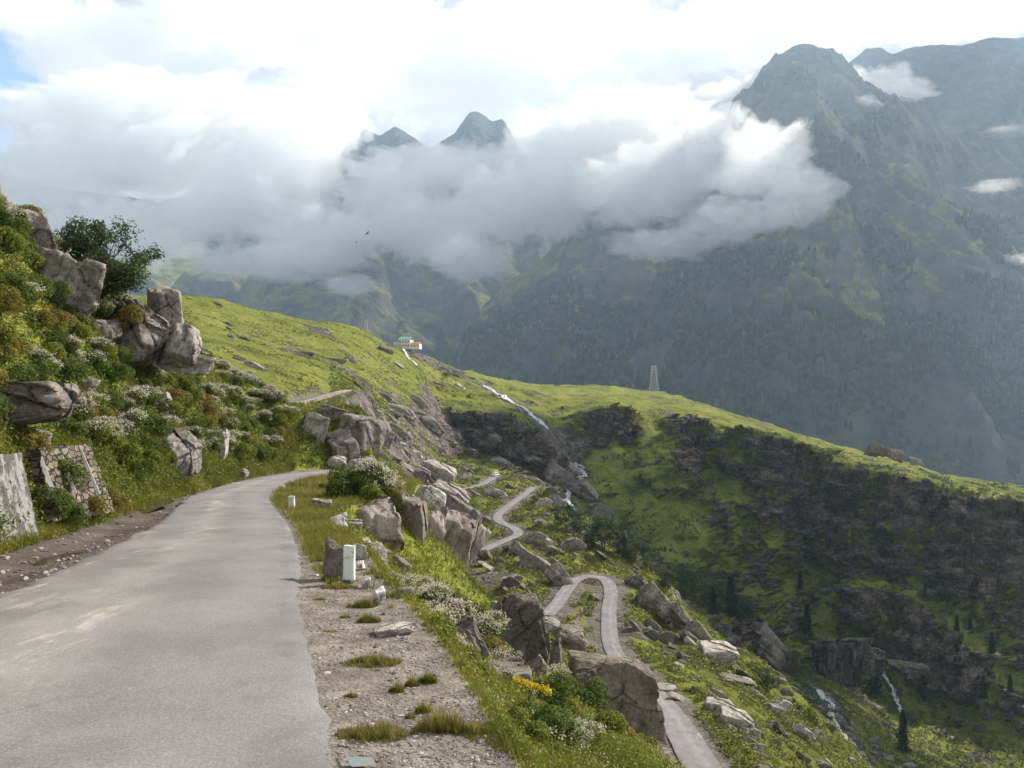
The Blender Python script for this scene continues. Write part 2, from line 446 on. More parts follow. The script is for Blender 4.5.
# ------------------------------------------------------------------ ground material
def rock_color(nt, vec, warm=0.5, scale=1.0):
    a = nt.noise(vec, 0.35 * scale, 6, 0.62, 0.6)
    b = nt.noise(vec, 2.3 * scale, 8, 0.7, 0.2)
    c1 = nt.ramp(a, [(0.30, (0.085, 0.075, 0.068)), (0.45, (0.19, 0.168, 0.15)), (0.58, (0.30, 0.265, 0.235)), (0.72, (0.40, 0.365, 0.33))])
    c2 = nt.ramp(b, [(0.3, 0.55), (0.5, 0.95), (0.68, 1.25)])
    return nt.mix(1.0, c1, c2, 'MULTIPLY'), b

def make_ground_material():
    m, nt, b = material('ground_material')
    geo = nt.new('ShaderNodeNewGeometry'); pos = geo.outputs['Position']
    rockm = nt.attr('rock'); dirtm = nt.attr('dirt'); near = nt.attr('near')
    rc, rb = rock_color(nt, pos, scale=0.35)
    rcn, rbn = rock_color(nt, pos, scale=2.5)
    rc = nt.mix(near, rc, rcn)
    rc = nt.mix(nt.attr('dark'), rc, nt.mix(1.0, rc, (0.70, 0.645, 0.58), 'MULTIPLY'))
    g1 = nt.noise(pos, 0.045, 5, 0.6, 0.5); g2 = nt.noise(pos, 1.2, 6, 0.65)
    g3 = nt.noise(pos, 0.35, 4, 0.6, 1.0)
    gr = nt.ramp(g1, [(0.34, (0.085, 0.100, 0.022)), (0.46, (0.175, 0.205, 0.034)), (0.60, (0.255, 0.272, 0.050)), (0.72, (0.27, 0.230, 0.10))])
    gr = nt.mix(nt.sstep(g3, 0.55, 0.75), gr, (0.085, 0.12, 0.022))
    gr = nt.mix(1.0, gr, nt.ramp(g2, [(0.3, 0.6), (0.5, 0.95), (0.7, 1.3)]), 'MULTIPLY')
    ndirt = nt.noise(pos, 3.0, 6, 0.7)
    dc = nt.ramp(ndirt, [(0.3, (0.10, 0.085, 0.07)), (0.5, (0.20, 0.18, 0.155)), (0.7, (0.33, 0.30, 0.26))])
    # grass loses to rock where steep, edge broken by noise
    f = nt.sstep(nt.math('ADD', rockm, nt.math('MULTIPLY', nt.math('SUBTRACT', nt.noise(pos, 0.22, 7, 0.7), 0.5), 1.1)), 0.42, 0.60)
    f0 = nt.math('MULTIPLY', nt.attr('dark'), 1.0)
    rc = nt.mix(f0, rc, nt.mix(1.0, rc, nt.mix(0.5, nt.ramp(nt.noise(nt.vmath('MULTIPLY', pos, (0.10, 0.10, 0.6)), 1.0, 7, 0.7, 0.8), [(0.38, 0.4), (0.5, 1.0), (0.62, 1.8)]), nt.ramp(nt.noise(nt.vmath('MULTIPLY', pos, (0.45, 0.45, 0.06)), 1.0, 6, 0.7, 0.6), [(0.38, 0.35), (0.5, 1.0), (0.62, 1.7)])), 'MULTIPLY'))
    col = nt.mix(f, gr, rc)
    fd = nt.sstep(nt.math('ADD', dirtm, nt.math('MULTIPLY', nt.math('SUBTRACT', nt.noise(pos, 1.7, 7, 0.7), 0.5), 0.9)), 0.42, 0.58)
    dc = nt.mix(nt.math('MULTIPLY', nt.attr('mud'), nt.ramp(nt.noise(pos, 0.8, 5, 0.65), [(0.35, 0.55), (0.6, 1.0)])), dc, (0.085, 0.068, 0.058))
    col = nt.mix(fd, col, dc)
    nt.put(b.inputs['Base Color'], col)
    wv = nt.vmath('ADD', nt.vmath('MULTIPLY', pos, (1.0, 1.0, 1.6)), nt.vmath('SCALE', nt.comb(nt.noise(pos, 0.15, 4), nt.noise(pos, 0.17, 4), nt.noise(pos, 0.13, 4)), None, 14.0))
    crag = nt.math('ADD', nt.voro(wv, 0.11), nt.math('MULTIPLY', nt.voro(wv, 0.33), 0.45))
    h = nt.math('ADD', nt.math('MULTIPLY', nt.noise(pos, 0.25, 8, 0.68, 0.3), 2.2), nt.math('MULTIPLY', g2, 0.35))
    h = nt.math('ADD', h, nt.math('MULTIPLY', nt.math('MULTIPLY', crag, f), 6.0))
    rcv = nt.sstep(crag, 0.75, 0.25)
    bp = nt.bump(h, 1.0, 1.4)
    hn = nt.math('ADD', nt.noise(pos, 9, 6, 0.7), nt.math('MULTIPLY', nt.voro(pos, 26), 0.5))
    bp2 = nt.bump(hn, 0.8, 0.035, None)
    vm = nt.n.new('ShaderNodeMix'); vm.data_type = 'VECTOR'
    nt.put(vm.inputs[0], near); nt.put(vm.inputs[4], bp); nt.put(vm.inputs[5], bp2)
    nt.put(b.inputs['Normal'], vm.outputs[1])
    b.inputs['Roughness'].default_value = 0.95; b.inputs['Specular IOR Level'].default_value = 0.1
    return m
rockmask = smooth01((steep - 0.72) / 0.5) * (GY > 180) + smooth01((steep - 0.95) / 0.7) * (GY <= 180) * 0.8
rockmask = np.maximum(rockmask, ledm * 0.75)
rockmask = np.maximum(rockmask, smooth01((fbm(GX / 30, GY / 30, 21, 4) - 0.19) / 0.12) * 0.58 * (GY > 80))
rockmask = np.maximum(rockmask, np.exp(-(strd / 7) ** 2))
gully_y = csmooth(PXS, cY[:, 5])[None, :]
rockmask = np.maximum(rockmask, 0.75 * np.exp(-((GY - gully_y + 6) / 12) ** 2) * (GP > 600))
mound = np.exp(-(((GP - 420) / 36) ** 2 + ((GY - 575) / 26) ** 2))
rockmask = np.maximum(rockmask, mound * 0.9)
rockmask = np.where((GY < 76) & (sB > 0), 0.30, rockmask)
rockmask = np.where((GY < 58) & (sE < 0), np.minimum(rockmask, 0.34), rockmask)
scree = np.exp(-(((GP - 780) / 260) ** 2)) * smooth01((GY - csmooth(PXS, cY[:, 9])[None, :] - 25) / 40) * smooth01((900 - GY) / 60)
rockmask = np.maximum(rockmask, scree * 0.42)
patch = fbm(GX / 30, (GY + GZ) / 22, GZ / 22, 4)
rockmask = np.where((GY > 340) & (GY < 620) & (GP > 560), rockmask * (0.50 + 0.5 * smooth01((patch + 0.12) / 0.22)), rockmask)
dirtmask = np.where(onflat & (GY < 75), 1.0, 0.0)
dirtmask = np.maximum(dirtmask, 0.8 * (1 - smooth01((roadd - 3.0) / 2.5)))
nearm = 1 - smooth01((GY - 40) / 60)
bank_n = ((sB > 0) & (GY < 75)).astype(float)
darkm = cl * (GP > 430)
ground_ob = link('ground', grid_mesh('ground', VX, VY, VZ, {'rock': rockmask, 'dirt': dirtmask, 'near': nearm, 'dark': darkm, 'mud': onflat * smooth01((4.2 - dB) / 1.5) * (GY < 60)}), make_ground_material(), kind='structure')

# ------------------------------------------------------------------ far mountains
def mountain(name, sky, Yr, Yf, zfoot, px0, px1, dpx, amp, seed, back=0.5, rows=260, p=0.8, spur=1.0, Yslant=0.0):
    px = np.arange(px0, px1, dpx)
    t = np.concatenate([np.linspace(0, 1, rows, endpoint=False), 1 + np.linspace(0, back, 24)])
    s = np.array(sky, float)
    top = np.interp(px, s[:, 0], s[:, 1])
    yr = Yr + Yslant * (px - 512) / 512
    G, T = np.meshgrid(px, t)
    Yg = Yf + (yr - Yf) * T
    Xg = (G - 512) / F * Yg
    ztop = -(top - 384) / F * yr
    tt = np.clip(T, 0, 1)
    n0 = fbm(Xg / 2600 + seed, Yg / 4000, seed, 3)
    base = zfoot + (ztop - zfoot) * (tt ** p)
    base = base - np.maximum(T - 1, 0) * (yr - Yf) * 0.75
    env = smooth01(T / 0.15) * (0.035 + 0.965 * smooth01(np.abs(1 - T) / 0.30))
    warp = fbm(Xg / 900, Yg / 900, seed + 4, 3) * 0.7
    rid = fbm(Xg / 720 + warp + seed * 3 + Yg / 3000 * spur, Yg / 1900 + seed, seed, 6, 0.5, True)
    det = fbm(Xg / 150, Yg / 150, seed + 9, 5, 0.6, True)
    Zg = base + env * amp * (rid - 0.2 + 0.5 * n0) + (0.25 + 0.75 * env) * amp * 0.12 * det
    return Xg, Yg, Zg, tt

def mountain_material(kind):
    m, nt, b = material(kind + '_material')
    geo = nt.new('ShaderNodeNewGeometry'); pos = geo.outputs['Position']
    z = nt.sepz(pos)[2]; nz = nt.sepz(geo.outputs['Normal'])[2]
    n = nt.noise(pos, 0.0022, 8, 0.62, 0.4); n2 = nt.noise(pos, 0.012, 8, 0.7)
    forest = nt.ramp(n2, [(0.35, (0.018, 0.028, 0.014)), (0.6, (0.045, 0.06, 0.025))])
    grass = nt.ramp(n2, [(0.35, (0.10, 0.12, 0.035)), (0.6, (0.24, 0.26, 0.07))])
    rock = nt.ramp(n2, [(0.3, (0.035, 0.034, 0.034)), (0.5, (0.075, 0.072, 0.07)), (0.7, (0.14, 0.13, 0.12))])
    tree_line = nt.math('ADD', z, nt.math('MULTIPLY', nt.math('SUBTRACT', n, 0.5), 2200))
    ft = nt.sstep(tree_line, 60, 420)
    c = nt.mix(ft, forest, grass)
    fr = nt.sstep(nt.math('ADD', nz, nt.math('MULTIPLY', nt.math('SUBTRACT', n, 0.5), 0.9)), 0.78, 0.62)
    hi = nt.sstep(z, 300, 1500)
    fr2 = nt.math('MAXIMUM', nt.math('MULTIPLY', fr, 0.8), nt.math('MAXIMUM', nt.math('MULTIPLY', hi, nt.sstep(n, 0.40, 0.55)), nt.sstep(nt.math('ADD', z, nt.math('MULTIPLY', nt.math('SUBTRACT', n, 0.5), 1500)), 1050, 1500)))
    c = nt.mix(fr2, c, rock)
    nt.put(b.inputs['Base Color'], c)
    h = nt.math('ADD', nt.math('MULTIPLY', nt.noise(pos, 0.012, 10, 0.72, 0.3), 1.0), nt.math('MULTIPLY', nt.noise(pos, 0.06, 4, 0.7), 0.2))
    nt.put(b.inputs['Normal'], nt.bump(h, 0.7, 45))
    b.inputs['Roughness'].default_value = 1.0; b.inputs['Specular IOR Level'].default_value = 0.0
    return m
mm = mountain_material('mountain')
M1 = mountain('m', [(300,480),(430,400),(460,352),(480,318),(500,288),(540,262),(570,232),(600,208),(650,172),(700,136),(730,110),(750,97),(762,80),(776,67),(790,62),(802,60),(818,64),(838,69),(856,84),(880,100),(930,128),(1024,180),(1200,250),(1500,320)],
              4300, 1500, -620, 300, 1460, 2.0, 440, 2.0, spur=1.0)
link('mountain', grid_mesh('mountain', *M1[:3]), mm, kind='structure')
M2 = mountain('m', [(600,330),(700,220),(780,120),(830,78),(850,64),(866,50),(880,49),(893,56),(905,50),(930,46),(960,47),(985,40),(1024,38),(1100,20),(1300,-20),(1600,20)],
              5100, 2600, -500, 600, 1600, 2.5, 380, 5.3, spur=-1.0)
link('mountain', grid_mesh('mountain', *M2[:3]), mm, kind='structure')
M3 = mountain('m', [(-500,160),(-100,150),(60,190),(150,200),(230,195),(300,205),(345,150),(365,130),(380,138),(395,128),(430,150),(455,135),(470,113),(480,114),(492,124),(503,120),(520,150),(560,190),(620,240),(760,300)],
              6600, 3600, -900, -500, 760, 3.0, 420, 8.1, spur=.6)
link('mountain', grid_mesh('mountain', *M3[:3]), mm, kind='structure')
M4 = mountain('m', [(-500,240),(-100,260),(100,262),(180,258),(260,262),(310,246),(340,222),(352,212),(375,240),(400,262),(430,290),(470,320),(520,360),(600,420)],
              5000, 2600, -900, -500, 600, 3.0, 340, 11.7, spur=-.6)
link('mountain', grid_mesh('mountain', *M4[:3]), mm, kind='structure')

# ------------------------------------------------------------------ near road
def poly_at(pts, Y): p = np.array(pts, float); return np.interp(Y, p[:, 0], p[:, 1])
rightE = spline([(0.0, -2.0), (0.2, 0.6), (-0.35, 2.6), (-1.03, 4.95), (-1.85, 7.6), (-2.68, 10.3), (-3.63, 13.9), (-5.75, 20.6), (-8.75, 29), (-10.3, 35.5), (-11.3, 42), (-11.5, 48.5), (-10.9, 53.0), (-10.2, 56.5), (-9.8, 58.5)], 10)
leftE = spline([(-4.6, -2.0), (-4.9, 0.6), (-5.3, 2.6), (-5.75, 4.95), (-6.2, 7.6), (-6.75, 10.3), (-7.5, 13.9), (-9.1, 20.6), (-11.9, 29), (-13.4, 35.5), (-14.7, 43), (-15.6, 53), (-14.8, 60.5), (-12.6, 64.2), (-9.8, 65.6)], 10)
def resample(p, n):
    d = np.concatenate([[0], np.cumsum(np.hypot(*np.diff(p[:, :2], axis=0).T))]); q = np.linspace(0, d[-1], n)
    return np.stack([np.interp(q, d, p[:, k]) for k in range(p.shape[1])], 1)
k = len(rightE); nL = 900
ii = np.interp(np.linspace(0, 1, nL), np.linspace(0, 1, k), np.arange(k))
def atidx(p): f = ii - np.floor(ii); a = np.floor(ii).astype(int); b = np.minimum(a + 1, k - 1); return p[a] * (1 - f)[:, None] + p[b] * f[:, None]
rE, lE = atidx(rightE), atidx(leftE)
Tt = np.linspace(0, 1, 30)
arcY = np.concatenate([[0], np.cumsum(np.hypot(*np.diff(rE, axis=0).T))])
jr = fbm(arcY / 0.7, arcY * 0 + 3, 1, 4) * 0.10; jl = fbm(arcY / 1.1, arcY * 0 + 8, 2, 4) * 0.28
dr = lE - rE; dl = np.linalg.norm(dr, axis=1, keepdims=True); du = dr / dl
rE2 = rE + du * jr[:, None]; lE2 = lE + du * jl[:, None]
RX = rE2[:, None, 0] * (1 - Tt) + lE2[:, None, 0] * Tt; RY = rE2[:, None, 1] * (1 - Tt) + lE2[:, None, 1] * Tt
RZ = zplane(RY) + 0.035 + 0.006 * fbm(RX / 1.5, RY / 1.5, 0, 3) + 0.03 * np.sin(Tt * np.pi)
edge_drop = (Tt < 0.001) | (Tt > 0.999); RZ = RZ - 0.07 * edge_drop
def asphalt(name, light):
    m, nt, b = material(name)
    geo = nt.new('ShaderNodeNewGeometry'); pos = geo.outputs['Position']
    ac = nt.attr('across')
    base = nt.ramp(nt.noise(pos, 0.5, 5, 0.6), [(0.35, (0.155, 0.150, 0.150)), (0.65, (0.215, 0.208, 0.208))])
    fine = nt.ramp(nt.noise(pos, 60, 3, 0.8), [(0.3, 0.62), (0.5, 1.0), (0.72, 1.5)])
    grit = nt.ramp(nt.voro(pos, 45), [(0.0, 1.5), (0.25, 1.0), (0.8, 0.8)])
    c = nt.mix(0.8, base, nt.mix(1.0, fine, grit, 'MULTIPLY'), 'MULTIPLY')
    # worn wheel tracks, pale dust along the crown, darker edges
    n = nt.math('MULTIPLY', nt.math('SUBTRACT', nt.noise(pos, 0.9, 5, 0.65), 0.5), 0.5)
    a2 = nt.math('ADD', ac, n)
    tr = nt.ramp(a2, [(0.0, 0.78), (0.10, 1.0), (0.22, 1.06), (0.40, 0.95), (0.56, 1.12), (0.64, 1.22), (0.74, 0.98), (0.9, 1.0), (1.0, 0.8)])
    c = nt.mix(1.0, c, tr, 'MULTIPLY')
    ds = nt.sstep(nt.noise(nt.vmath('MULTIPLY', pos, (2.0, 0.5, 1.0)), 0.9, 7, 0.72), 0.54, 0.66)
    dm = nt.math('MULTIPLY', ds, nt.ramp(ac, [(0.0, 0.5), (0.05, 0.0), (0.48, 0.0), (0.60, 1.0), (0.70, 0.2), (0.88, 0.6), (1.0, 1.0)]))
    c = nt.mix(dm, c, (0.40, 0.36, 0.32))
    crk = nt.voro(nt.vmath('ADD', pos, nt.vmath('SCALE', nt.comb(nt.noise(pos, 2, 4), nt.noise(pos, 2.3, 4), 0.0), None, 1.0)), 0.7, 'DISTANCE_TO_EDGE')
    cm_ = nt.math('MULTIPLY', nt.sstep(crk, 0.012, 0.003), nt.sstep(nt.noise(pos, 0.35, 3), 0.52, 0.6))
    c = nt.mix(nt.math('MULTIPLY', cm_, 0.25), c, (0.06, 0.055, 0.05))
    nt.put(b.inputs['Base Color'], nt.hsv(c, light))
    h = nt.math('ADD', nt.noise(pos, 110, 3, 0.7), nt.math('MULTIPLY', nt.noise(pos, 6, 4), 1.5))
    nt.put(b.inputs['Normal'], nt.bump(h, 0.6, 0.008)); b.inputs['Roughness'].default_value = 0.85
    return m
road_mat = asphalt('asphalt', 1.18)
link('road', grid_mesh('road', RX[::-1], RY[::-1], RZ[::-1], {'across': np.broadcast_to(Tt, RX.shape)[::-1]}), road_mat, kind='structure')
def far_road(name, line, w, mat):
    p = resample(line, max(40, int(len(line) * 2))); w = w * np.interp(p[:, 1], [80, 105, 130, 400], [1.35, 1.2, .95, .95])[:, None]
    d = np.gradient(p[:, :2], axis=0); d /= np.linalg.norm(d, axis=1, keepdims=True); n = np.stack([-d[:, 1], d[:, 0]], 1)
    ts = np.linspace(-1, 1, 9); jit = 1 + 0.10 * fbm(np.arange(len(p)) / 6, np.zeros(len(p)), 3, 3)
    X = p[:, None, 0] + n[:, None, 0] * ts * w * jit[:, None]; Y = p[:, None, 1] + n[:, None, 1] * ts * w * jit[:, None]
    Z = np.maximum(ground(X, Y), p[:, None, 2] - 0.05) + 0.14
    Z = blur(Z, 5, 0)
    link(name, grid_mesh(name, X, Y, Z, {'across': np.broadcast_to((ts + 1) / 2, X.shape)}), mat, kind='structure')
far_mat = asphalt('worn_asphalt', 1.15)
far_road('road', lowW[::-1], 1.5, far_mat); far_road('road', low2W[::-1], 1.8, far_mat)
m_, nt_, b_ = material('dirt_track'); g_ = nt_.new('ShaderNodeNewGeometry').outputs['Position']
nt_.put(b_.inputs['Base Color'], nt_.ramp(nt_.noise(g_, 0.6, 6, 0.7), [(0.3, (0.22, 0.19, 0.15)), (0.7, (0.42, 0.37, 0.31))]))
track_mat = m_
far_road('track', trackW[::-1], 1.8, track_mat)

# ------------------------------------------------------------------ rocks
_ico = {}
def ico_arrays(sub):
    if sub not in _ico:
        bm = bmesh.new(); bmesh.ops.create_icosphere(bm, subdivisions=sub, radius=1)
        v = np.array([x.co[:] for x in bm.verts]); f = np.array([[q.index for q in p.verts] for p in bm.faces]); bm.free(); _ico[sub] = (v, f)
    return _ico[sub]
def rock_mesh(size, seed, sub=4, planes=11, cuts=None, rough=0.05, squareness=0.6, strata=0.0, name='boulder', faults=6):
    v, f = ico_arrays(sub); rs = np.random.RandomState(seed)
    N = rs.normal(size=(planes, 3)); N /= np.linalg.norm(N, axis=1)[:, None]; H = rs.uniform(0.62, 0.92, planes)
    ax = np.array([(1, 0, 0), (-1, 0, 0), (0, 1, 0), (0, -1, 0), (0, 0, 1), (0, 0, -1)], float) + rs.normal(size=(6, 3)) * 0.16
    ax /= np.linalg.norm(ax, axis=1)[:, None]
    N = np.vstack([N, ax]); H = np.concatenate([H, rs.uniform(squareness, squareness + 0.14, 6)])
    if cuts is not None:
        for (a, b, c, h) in cuts: n = np.array([a, b, c], float); n /= np.linalg.norm(n); N = np.vstack([N, n]); H = np.append(H, h)
    D = v @ N.T; q = np.where(D > 0.05, H / np.maximum(D, 0.05), 9.0)
    k = 55.0; r = (q ** -k).sum(1) ** (-1 / k)                      # soft minimum keeps worn edges
    p = v * r[:, None]
    o = rs.uniform(0, 50, 3)
    nn = fbm(p[:, 0] * 1.6 + o[0], p[:, 1] * 1.6 + o[1], p[:, 2] * 1.6 + o[2], 5, 0.55)
    cr = fbm(p[:, 0] * 2.2 + o[1], p[:, 1] * 2.2 + o[2], p[:, 2] * 2.2 + o[0], 4, 0.5, True)
    p = p + v * (nn * rough * 1.5 + np.minimum(cr, 0.1) * rough)[:, None]
    st_n = rs.normal(size=3); st_n /= np.linalg.norm(st_n); st = p @ st_n
    chip = pnoise(p[:, 0] * 3 + o[2], p[:, 1] * 3, p[:, 2] * 3) ; p = p - v * (np.clip((chip - .15) * 6, 0, 1) * rough * .8)[:, None]
    p = p - v * (np.exp(-((((st * 3.1 + nn * .35) % 1.0) - .5) / .05) ** 2) * rough * .8)[:, None]
    if strata: p = p + v * (np.round(pnoise(p[:, 0] * .7 + 3, p[:, 1] * .7, p[:, 2] * 4 + o[0]) * 3) / 3 * strata)[:, None]
    for _ in range(faults):
        fn = rs.normal(size=3) * np.array([1, 1, .8]); fn /= np.linalg.norm(fn); fh = rs.uniform(.05, .5)
        t_ = np.clip((p @ fn + .06 * chip - fh) / .03, 0, 1); p = p - np.outer(t_, fn + rs.normal(size=3) * .3) * rs.uniform(.05, .13)
    p = p / np.abs(p).max(0) * 0.5
    p = p * np.array(size)
    me = raw_mesh(name, p, f, smooth=sub >= 4)
    return me
def rock_material(name, tone, scale=1.0, moss=0.25, stain=(0.20, 0.13, 0.09), lich=0.5, bumpd=0.06, crack=0.3, streak=0.0):
    m, nt, b = material(name)
    tc = nt.new('ShaderNodeTexCoord'); geo = nt.new('ShaderNodeNewGeometry'); oi = nt.new('ShaderNodeObjectInfo')
    vec = nt.vmath('ADD', tc.outputs['Object'], nt.vmath('SCALE', oi.outputs['Location'], None, 0.37))
    a = nt.noise(vec, 0.9 * scale, 7, 0.65, 0.8); bb = nt.noise(vec, 7 * scale, 8, 0.72); cc = nt.noise(vec, 2.2 * scale, 6, 0.6, 1.5)
    t = np.array(tone)
    c = nt.ramp(a, [(0.28, tuple(t * 0.45)), (0.45, tuple(t * 0.85)), (0.58, tuple(t * 1.1)), (0.75, tuple(np.minimum(t * 1.5, 0.75)))])
    c = nt.mix(nt.math('MULTIPLY', nt.sstep(cc, 0.56, 0.70), 0.6), c, stain)
    c = nt.mix(1.0, c, nt.ramp(bb, [(0.3, 0.55), (0.5, 1.0), (0.7, 1.35)]), 'MULTIPLY')
    c = nt.mix(nt.math('MULTIPLY', nt.sstep(nt.noise(vec, 3.1 * scale, 7, 0.75), 0.60, 0.68), lich), c, (0.52, 0.50, 0.46))
    nz = nt.sepz(geo.outputs['Normal'])[2]
    mo = nt.math('MULTIPLY', nt.sstep(nt.math('ADD', nz, nt.math('MULTIPLY', nt.noise(vec, 1.6 * scale, 5, 0.7), 0.9)), 1.18, 1.42), moss)
    c = nt.mix(mo, c, (0.10, 0.12, 0.03))
    c = nt.mix(1.0, c, nt.ramp(oi.outputs['Random'], [(0, 0.75), (1, 1.2)]), 'MULTIPLY')
    crk = nt.voro(nt.vmath('ADD', vec, nt.vmath('SCALE', nt.comb(bb, cc, a), None, 0.5)), 1.1 * scale, 'DISTANCE_TO_EDGE')
    ck = nt.sstep(crk, 0.035, 0.0)
    ck = nt.math('MULTIPLY', ck, nt.sstep(nt.noise(vec, 1.3 * scale, 3), 0.46, 0.58))
    c = nt.mix(nt.math('MULTIPLY', ck, crack * 2), c, (0.05, 0.045, 0.04))
    sv = nt.noise(nt.vmath('MULTIPLY', vec, (1.0, 1.0, 0.12)), 5.0 * scale, 6, 0.7)
    c = nt.mix(1.0, c, nt.ramp(sv, [(0.35, 0.72), (0.5, 1.0), (0.66, 1.25)]), 'MULTIPLY')
    if streak: c = nt.mix(nt.math('MULTIPLY', nt.sstep(sv, 0.50, 0.62), streak), c, (0.34, 0.32, 0.30))
    nt.put(b.inputs['Base Color'], c)
    h = nt.math('ADD', nt.math('MULTIPLY', nt.noise(vec, 2.5 * scale, 9, 0.72, 0.3), 1.3), nt.math('SUBTRACT', nt.math('MULTIPLY', bb, 0.35), nt.math('MULTIPLY', ck, 0.35)))
    h = nt.math('ADD', h, nt.math('ADD', nt.math('MULTIPLY', nt.noise(vec, 22 * scale, 5, 0.75), 0.25), nt.math('MULTIPLY', sv, 0.35)))
    nt.put(b.inputs['Normal'], nt.bump(h, 1.0, bumpd * 1.9)); b.inputs['Roughness'].default_value = 0.92; b.inputs['Specular IOR Level'].default_value = 0.12
    return m
RM = {
 'grey': rock_material('grey_granite', (0.40, 0.36, 0.33), 0.8, bumpd=0.12),
 'brown': rock_material('brown_gneiss', (0.27, 0.235, 0.21), 0.6, 0.15, bumpd=0.14, lich=0.4),
 'pale': rock_material('pale_granite', (0.46, 0.43, 0.39), 1.2, 0.12, bumpd=0.06),
 'dark': rock_material('wet_dark_rock', (0.075, 0.07, 0.068), 0.4, 0.35, bumpd=0.3),
 'far': rock_material('hillside_rock', (0.27, 0.245, 0.22), 3.2, 0.35, bumpd=0.16, crack=.45),
 'farpale': rock_material('pale_hillside_rock', (0.44, 0.41, 0.37), 3.2, 0.15, bumpd=0.14),
 'streak': rock_material('streaked_wet_rock', (0.085, 0.08, 0.08), 0.16, 0.4, bumpd=0.5, streak=.4),
 'fluted': rock_material('fluted_cliff_rock', (0.36, 0.32, 0.285), 0.5, 0.2, bumpd=0.14),
}
def rock(pos, size, rot, seed, mat, label, sub=5, group=None, name='boulder', cat='boulder', sink=0.18, **kw):
    me = rock_mesh(size, seed, sub, name=name, **kw)
    o = link(name, me, RM[mat]); o.rotation_euler = [R(a) for a in rot]
    x, y = pos[0], pos[1]; z = pos[2] if len(pos) > 2 else float(ground(x, y)) + size[2] * (0.5 - sink)
    o.location = (x, y, z); o['label'] = label; o['category'] = cat
    if group: o['group'] = group
    return o
def rbk(px, py, Y, wpx, hpx, depth, rot, seed, mat, label, **kw):
    """the same for a rock set into the bank: its distance is that of the bank face behind it"""
    Y = hit(px, py)[1]; Y = min(Y, 70) - depth * 0.22
    return rpx(px, py, Y, wpx, hpx, depth, rot, seed, mat, label, **kw)
def rpx(px, py, Y, wpx, hpx, depth, rot, seed, mat, label, **kw):
    """a rock whose centre stands at distance Y, size read off the photo and given a real depth"""
    c = P3(px, py, Y); return rock(tuple(c), (wpx / F * Y, depth, hpx / F * Y), rot, seed, mat, label, **kw)

G_BANK = 'boulders standing out of the left bank'
rbk(60, 292, 33, 72, 80, 3.2, (6, 9, 30), 3, 'grey', 'large square grey boulder with a shadowed underside, just below the small tree', group=G_BANK, cuts=[(0.35, -0.5, -0.75, 0.60)], sub=6, squareness=.6, planes=10, rough=.07)
rpx(143, 335, 36, 72, 62, 3.2, (0, 30, -12), 8, 'grey', 'wide slanting grey outcrop at the right end of the bank top', group=G_BANK, sub=6, squareness=.55, planes=12, strata=.02, rough=.09)
rpx(168, 314, 37, 42, 54, 2.4, (8, -14, 35), 15, 'grey', 'upright brownish grey block resting against the slanting outcrop', group=G_BANK, squareness=.64, planes=6)
rpx(182, 346, 36.5, 36, 48, 2.6, (0, 14, 35), 22, 'grey', 'rounded rock shoulder lowest on the right of the bank outcrop', group=G_BANK)
rpx(6, 236, 31, 70, 44, 3.0, (0, 32, 10), 31, 'grey', 'dark smooth slab leaning down at the very top of the bank', group=G_BANK, squareness=.66, planes=6)
rpx(40, 236, 31.5, 34, 56, 2.0, (6, -16, 30), 37, 'grey', 'pink grey jagged rock on top of the bank beside the leaning slab', group=G_BANK)
rbk(100, 330, 34.5, 34, 26, 1.6, (0, 10, 0), 41, 'grey', 'small grey rock in shrubs between the square boulder and the slanting outcrop', group=G_BANK)
rbk(14, 410, 19.5, 120, 58, 3.0, (2, -4, 8), 45, 'brown', 'broad brown ledge rock with an overhanging pale nose above the painted wall', group=G_BANK, squareness=.6, planes=6, cuts=[(0.3, -0.4, -0.8, 0.62)], sub=6)
rbk(36, 436, 19.8, 40, 26, 1.6, (0, 10, 20), 47, 'grey', 'pale rock tucked under the broad brown ledge rock', group=G_BANK)
rbk(172, 455, 31, 50, 62, 2.6, (8, 10, -20), 53, 'grey', 'grey jagged rock with a rusty plant over it, low on the bank', group=G_BANK)
rbk(214, 447, 37, 30, 50, 2.0, (0, 6, 12), 57, 'pale', 'tall rounded pale rock low on the bank near the bend', group=G_BANK, squareness=.7)
rbk(163, 414, 31, 22, 46, 1.8, (0, -8, 0), 61, 'pale', 'narrow pink rock among white flowered shrubs mid bank', group=G_BANK)
rbk(148, 398, 31, 18, 18, 1.2, (0, 0, 0), 63, 'grey', 'small blue grey rock above the narrow pink rock', group=G_BANK)
rbk(87, 388, 26, 22, 26, 1.2, (0, 20, 0), 66, 'grey', 'grey rock between yellow shrubs right of the brown ledge rock', group=G_BANK)
rpx(185, 362, 37.5, 70, 22, 1.8, (0, 8, 10), 68, 'pale', 'low pale rock apron under the slanting outcrop', group=G_BANK)
rpx(243, 474, 46, 11, 11, .6, (0, 20, 0), 70, 'pale', 'small leaning stone at the inner road edge before the bend', group=G_BANK)
G_OUT = 'rocks of the outcrop where the road bends out of sight'
rpx(308, 440, 68, 38, 66, 3.5, (8, 22, 10), 72, 'pale', 'tall pale slab leaning over a hollow at the road bend', group=G_OUT, squareness=.6, planes=6, sub=6)
rpx(334, 425, 72, 74, 40, 5, (0, 10, 5), 75, 'brown', 'layered brown rock roof of the outcrop at the road bend', group=G_OUT, strata=.02, sub=6)
rpx(366, 440, 70, 44, 52, 5, (0, 12, -15), 78, 'grey', 'right hand grey block of the outcrop at the road bend', group=G_OUT, squareness=.62, planes=6)
rpx(340, 450, 67.5, 34, 36, 3, (10, -15, 30), 81, 'grey', 'angular grey block in the middle of the bend outcrop', group=G_OUT)
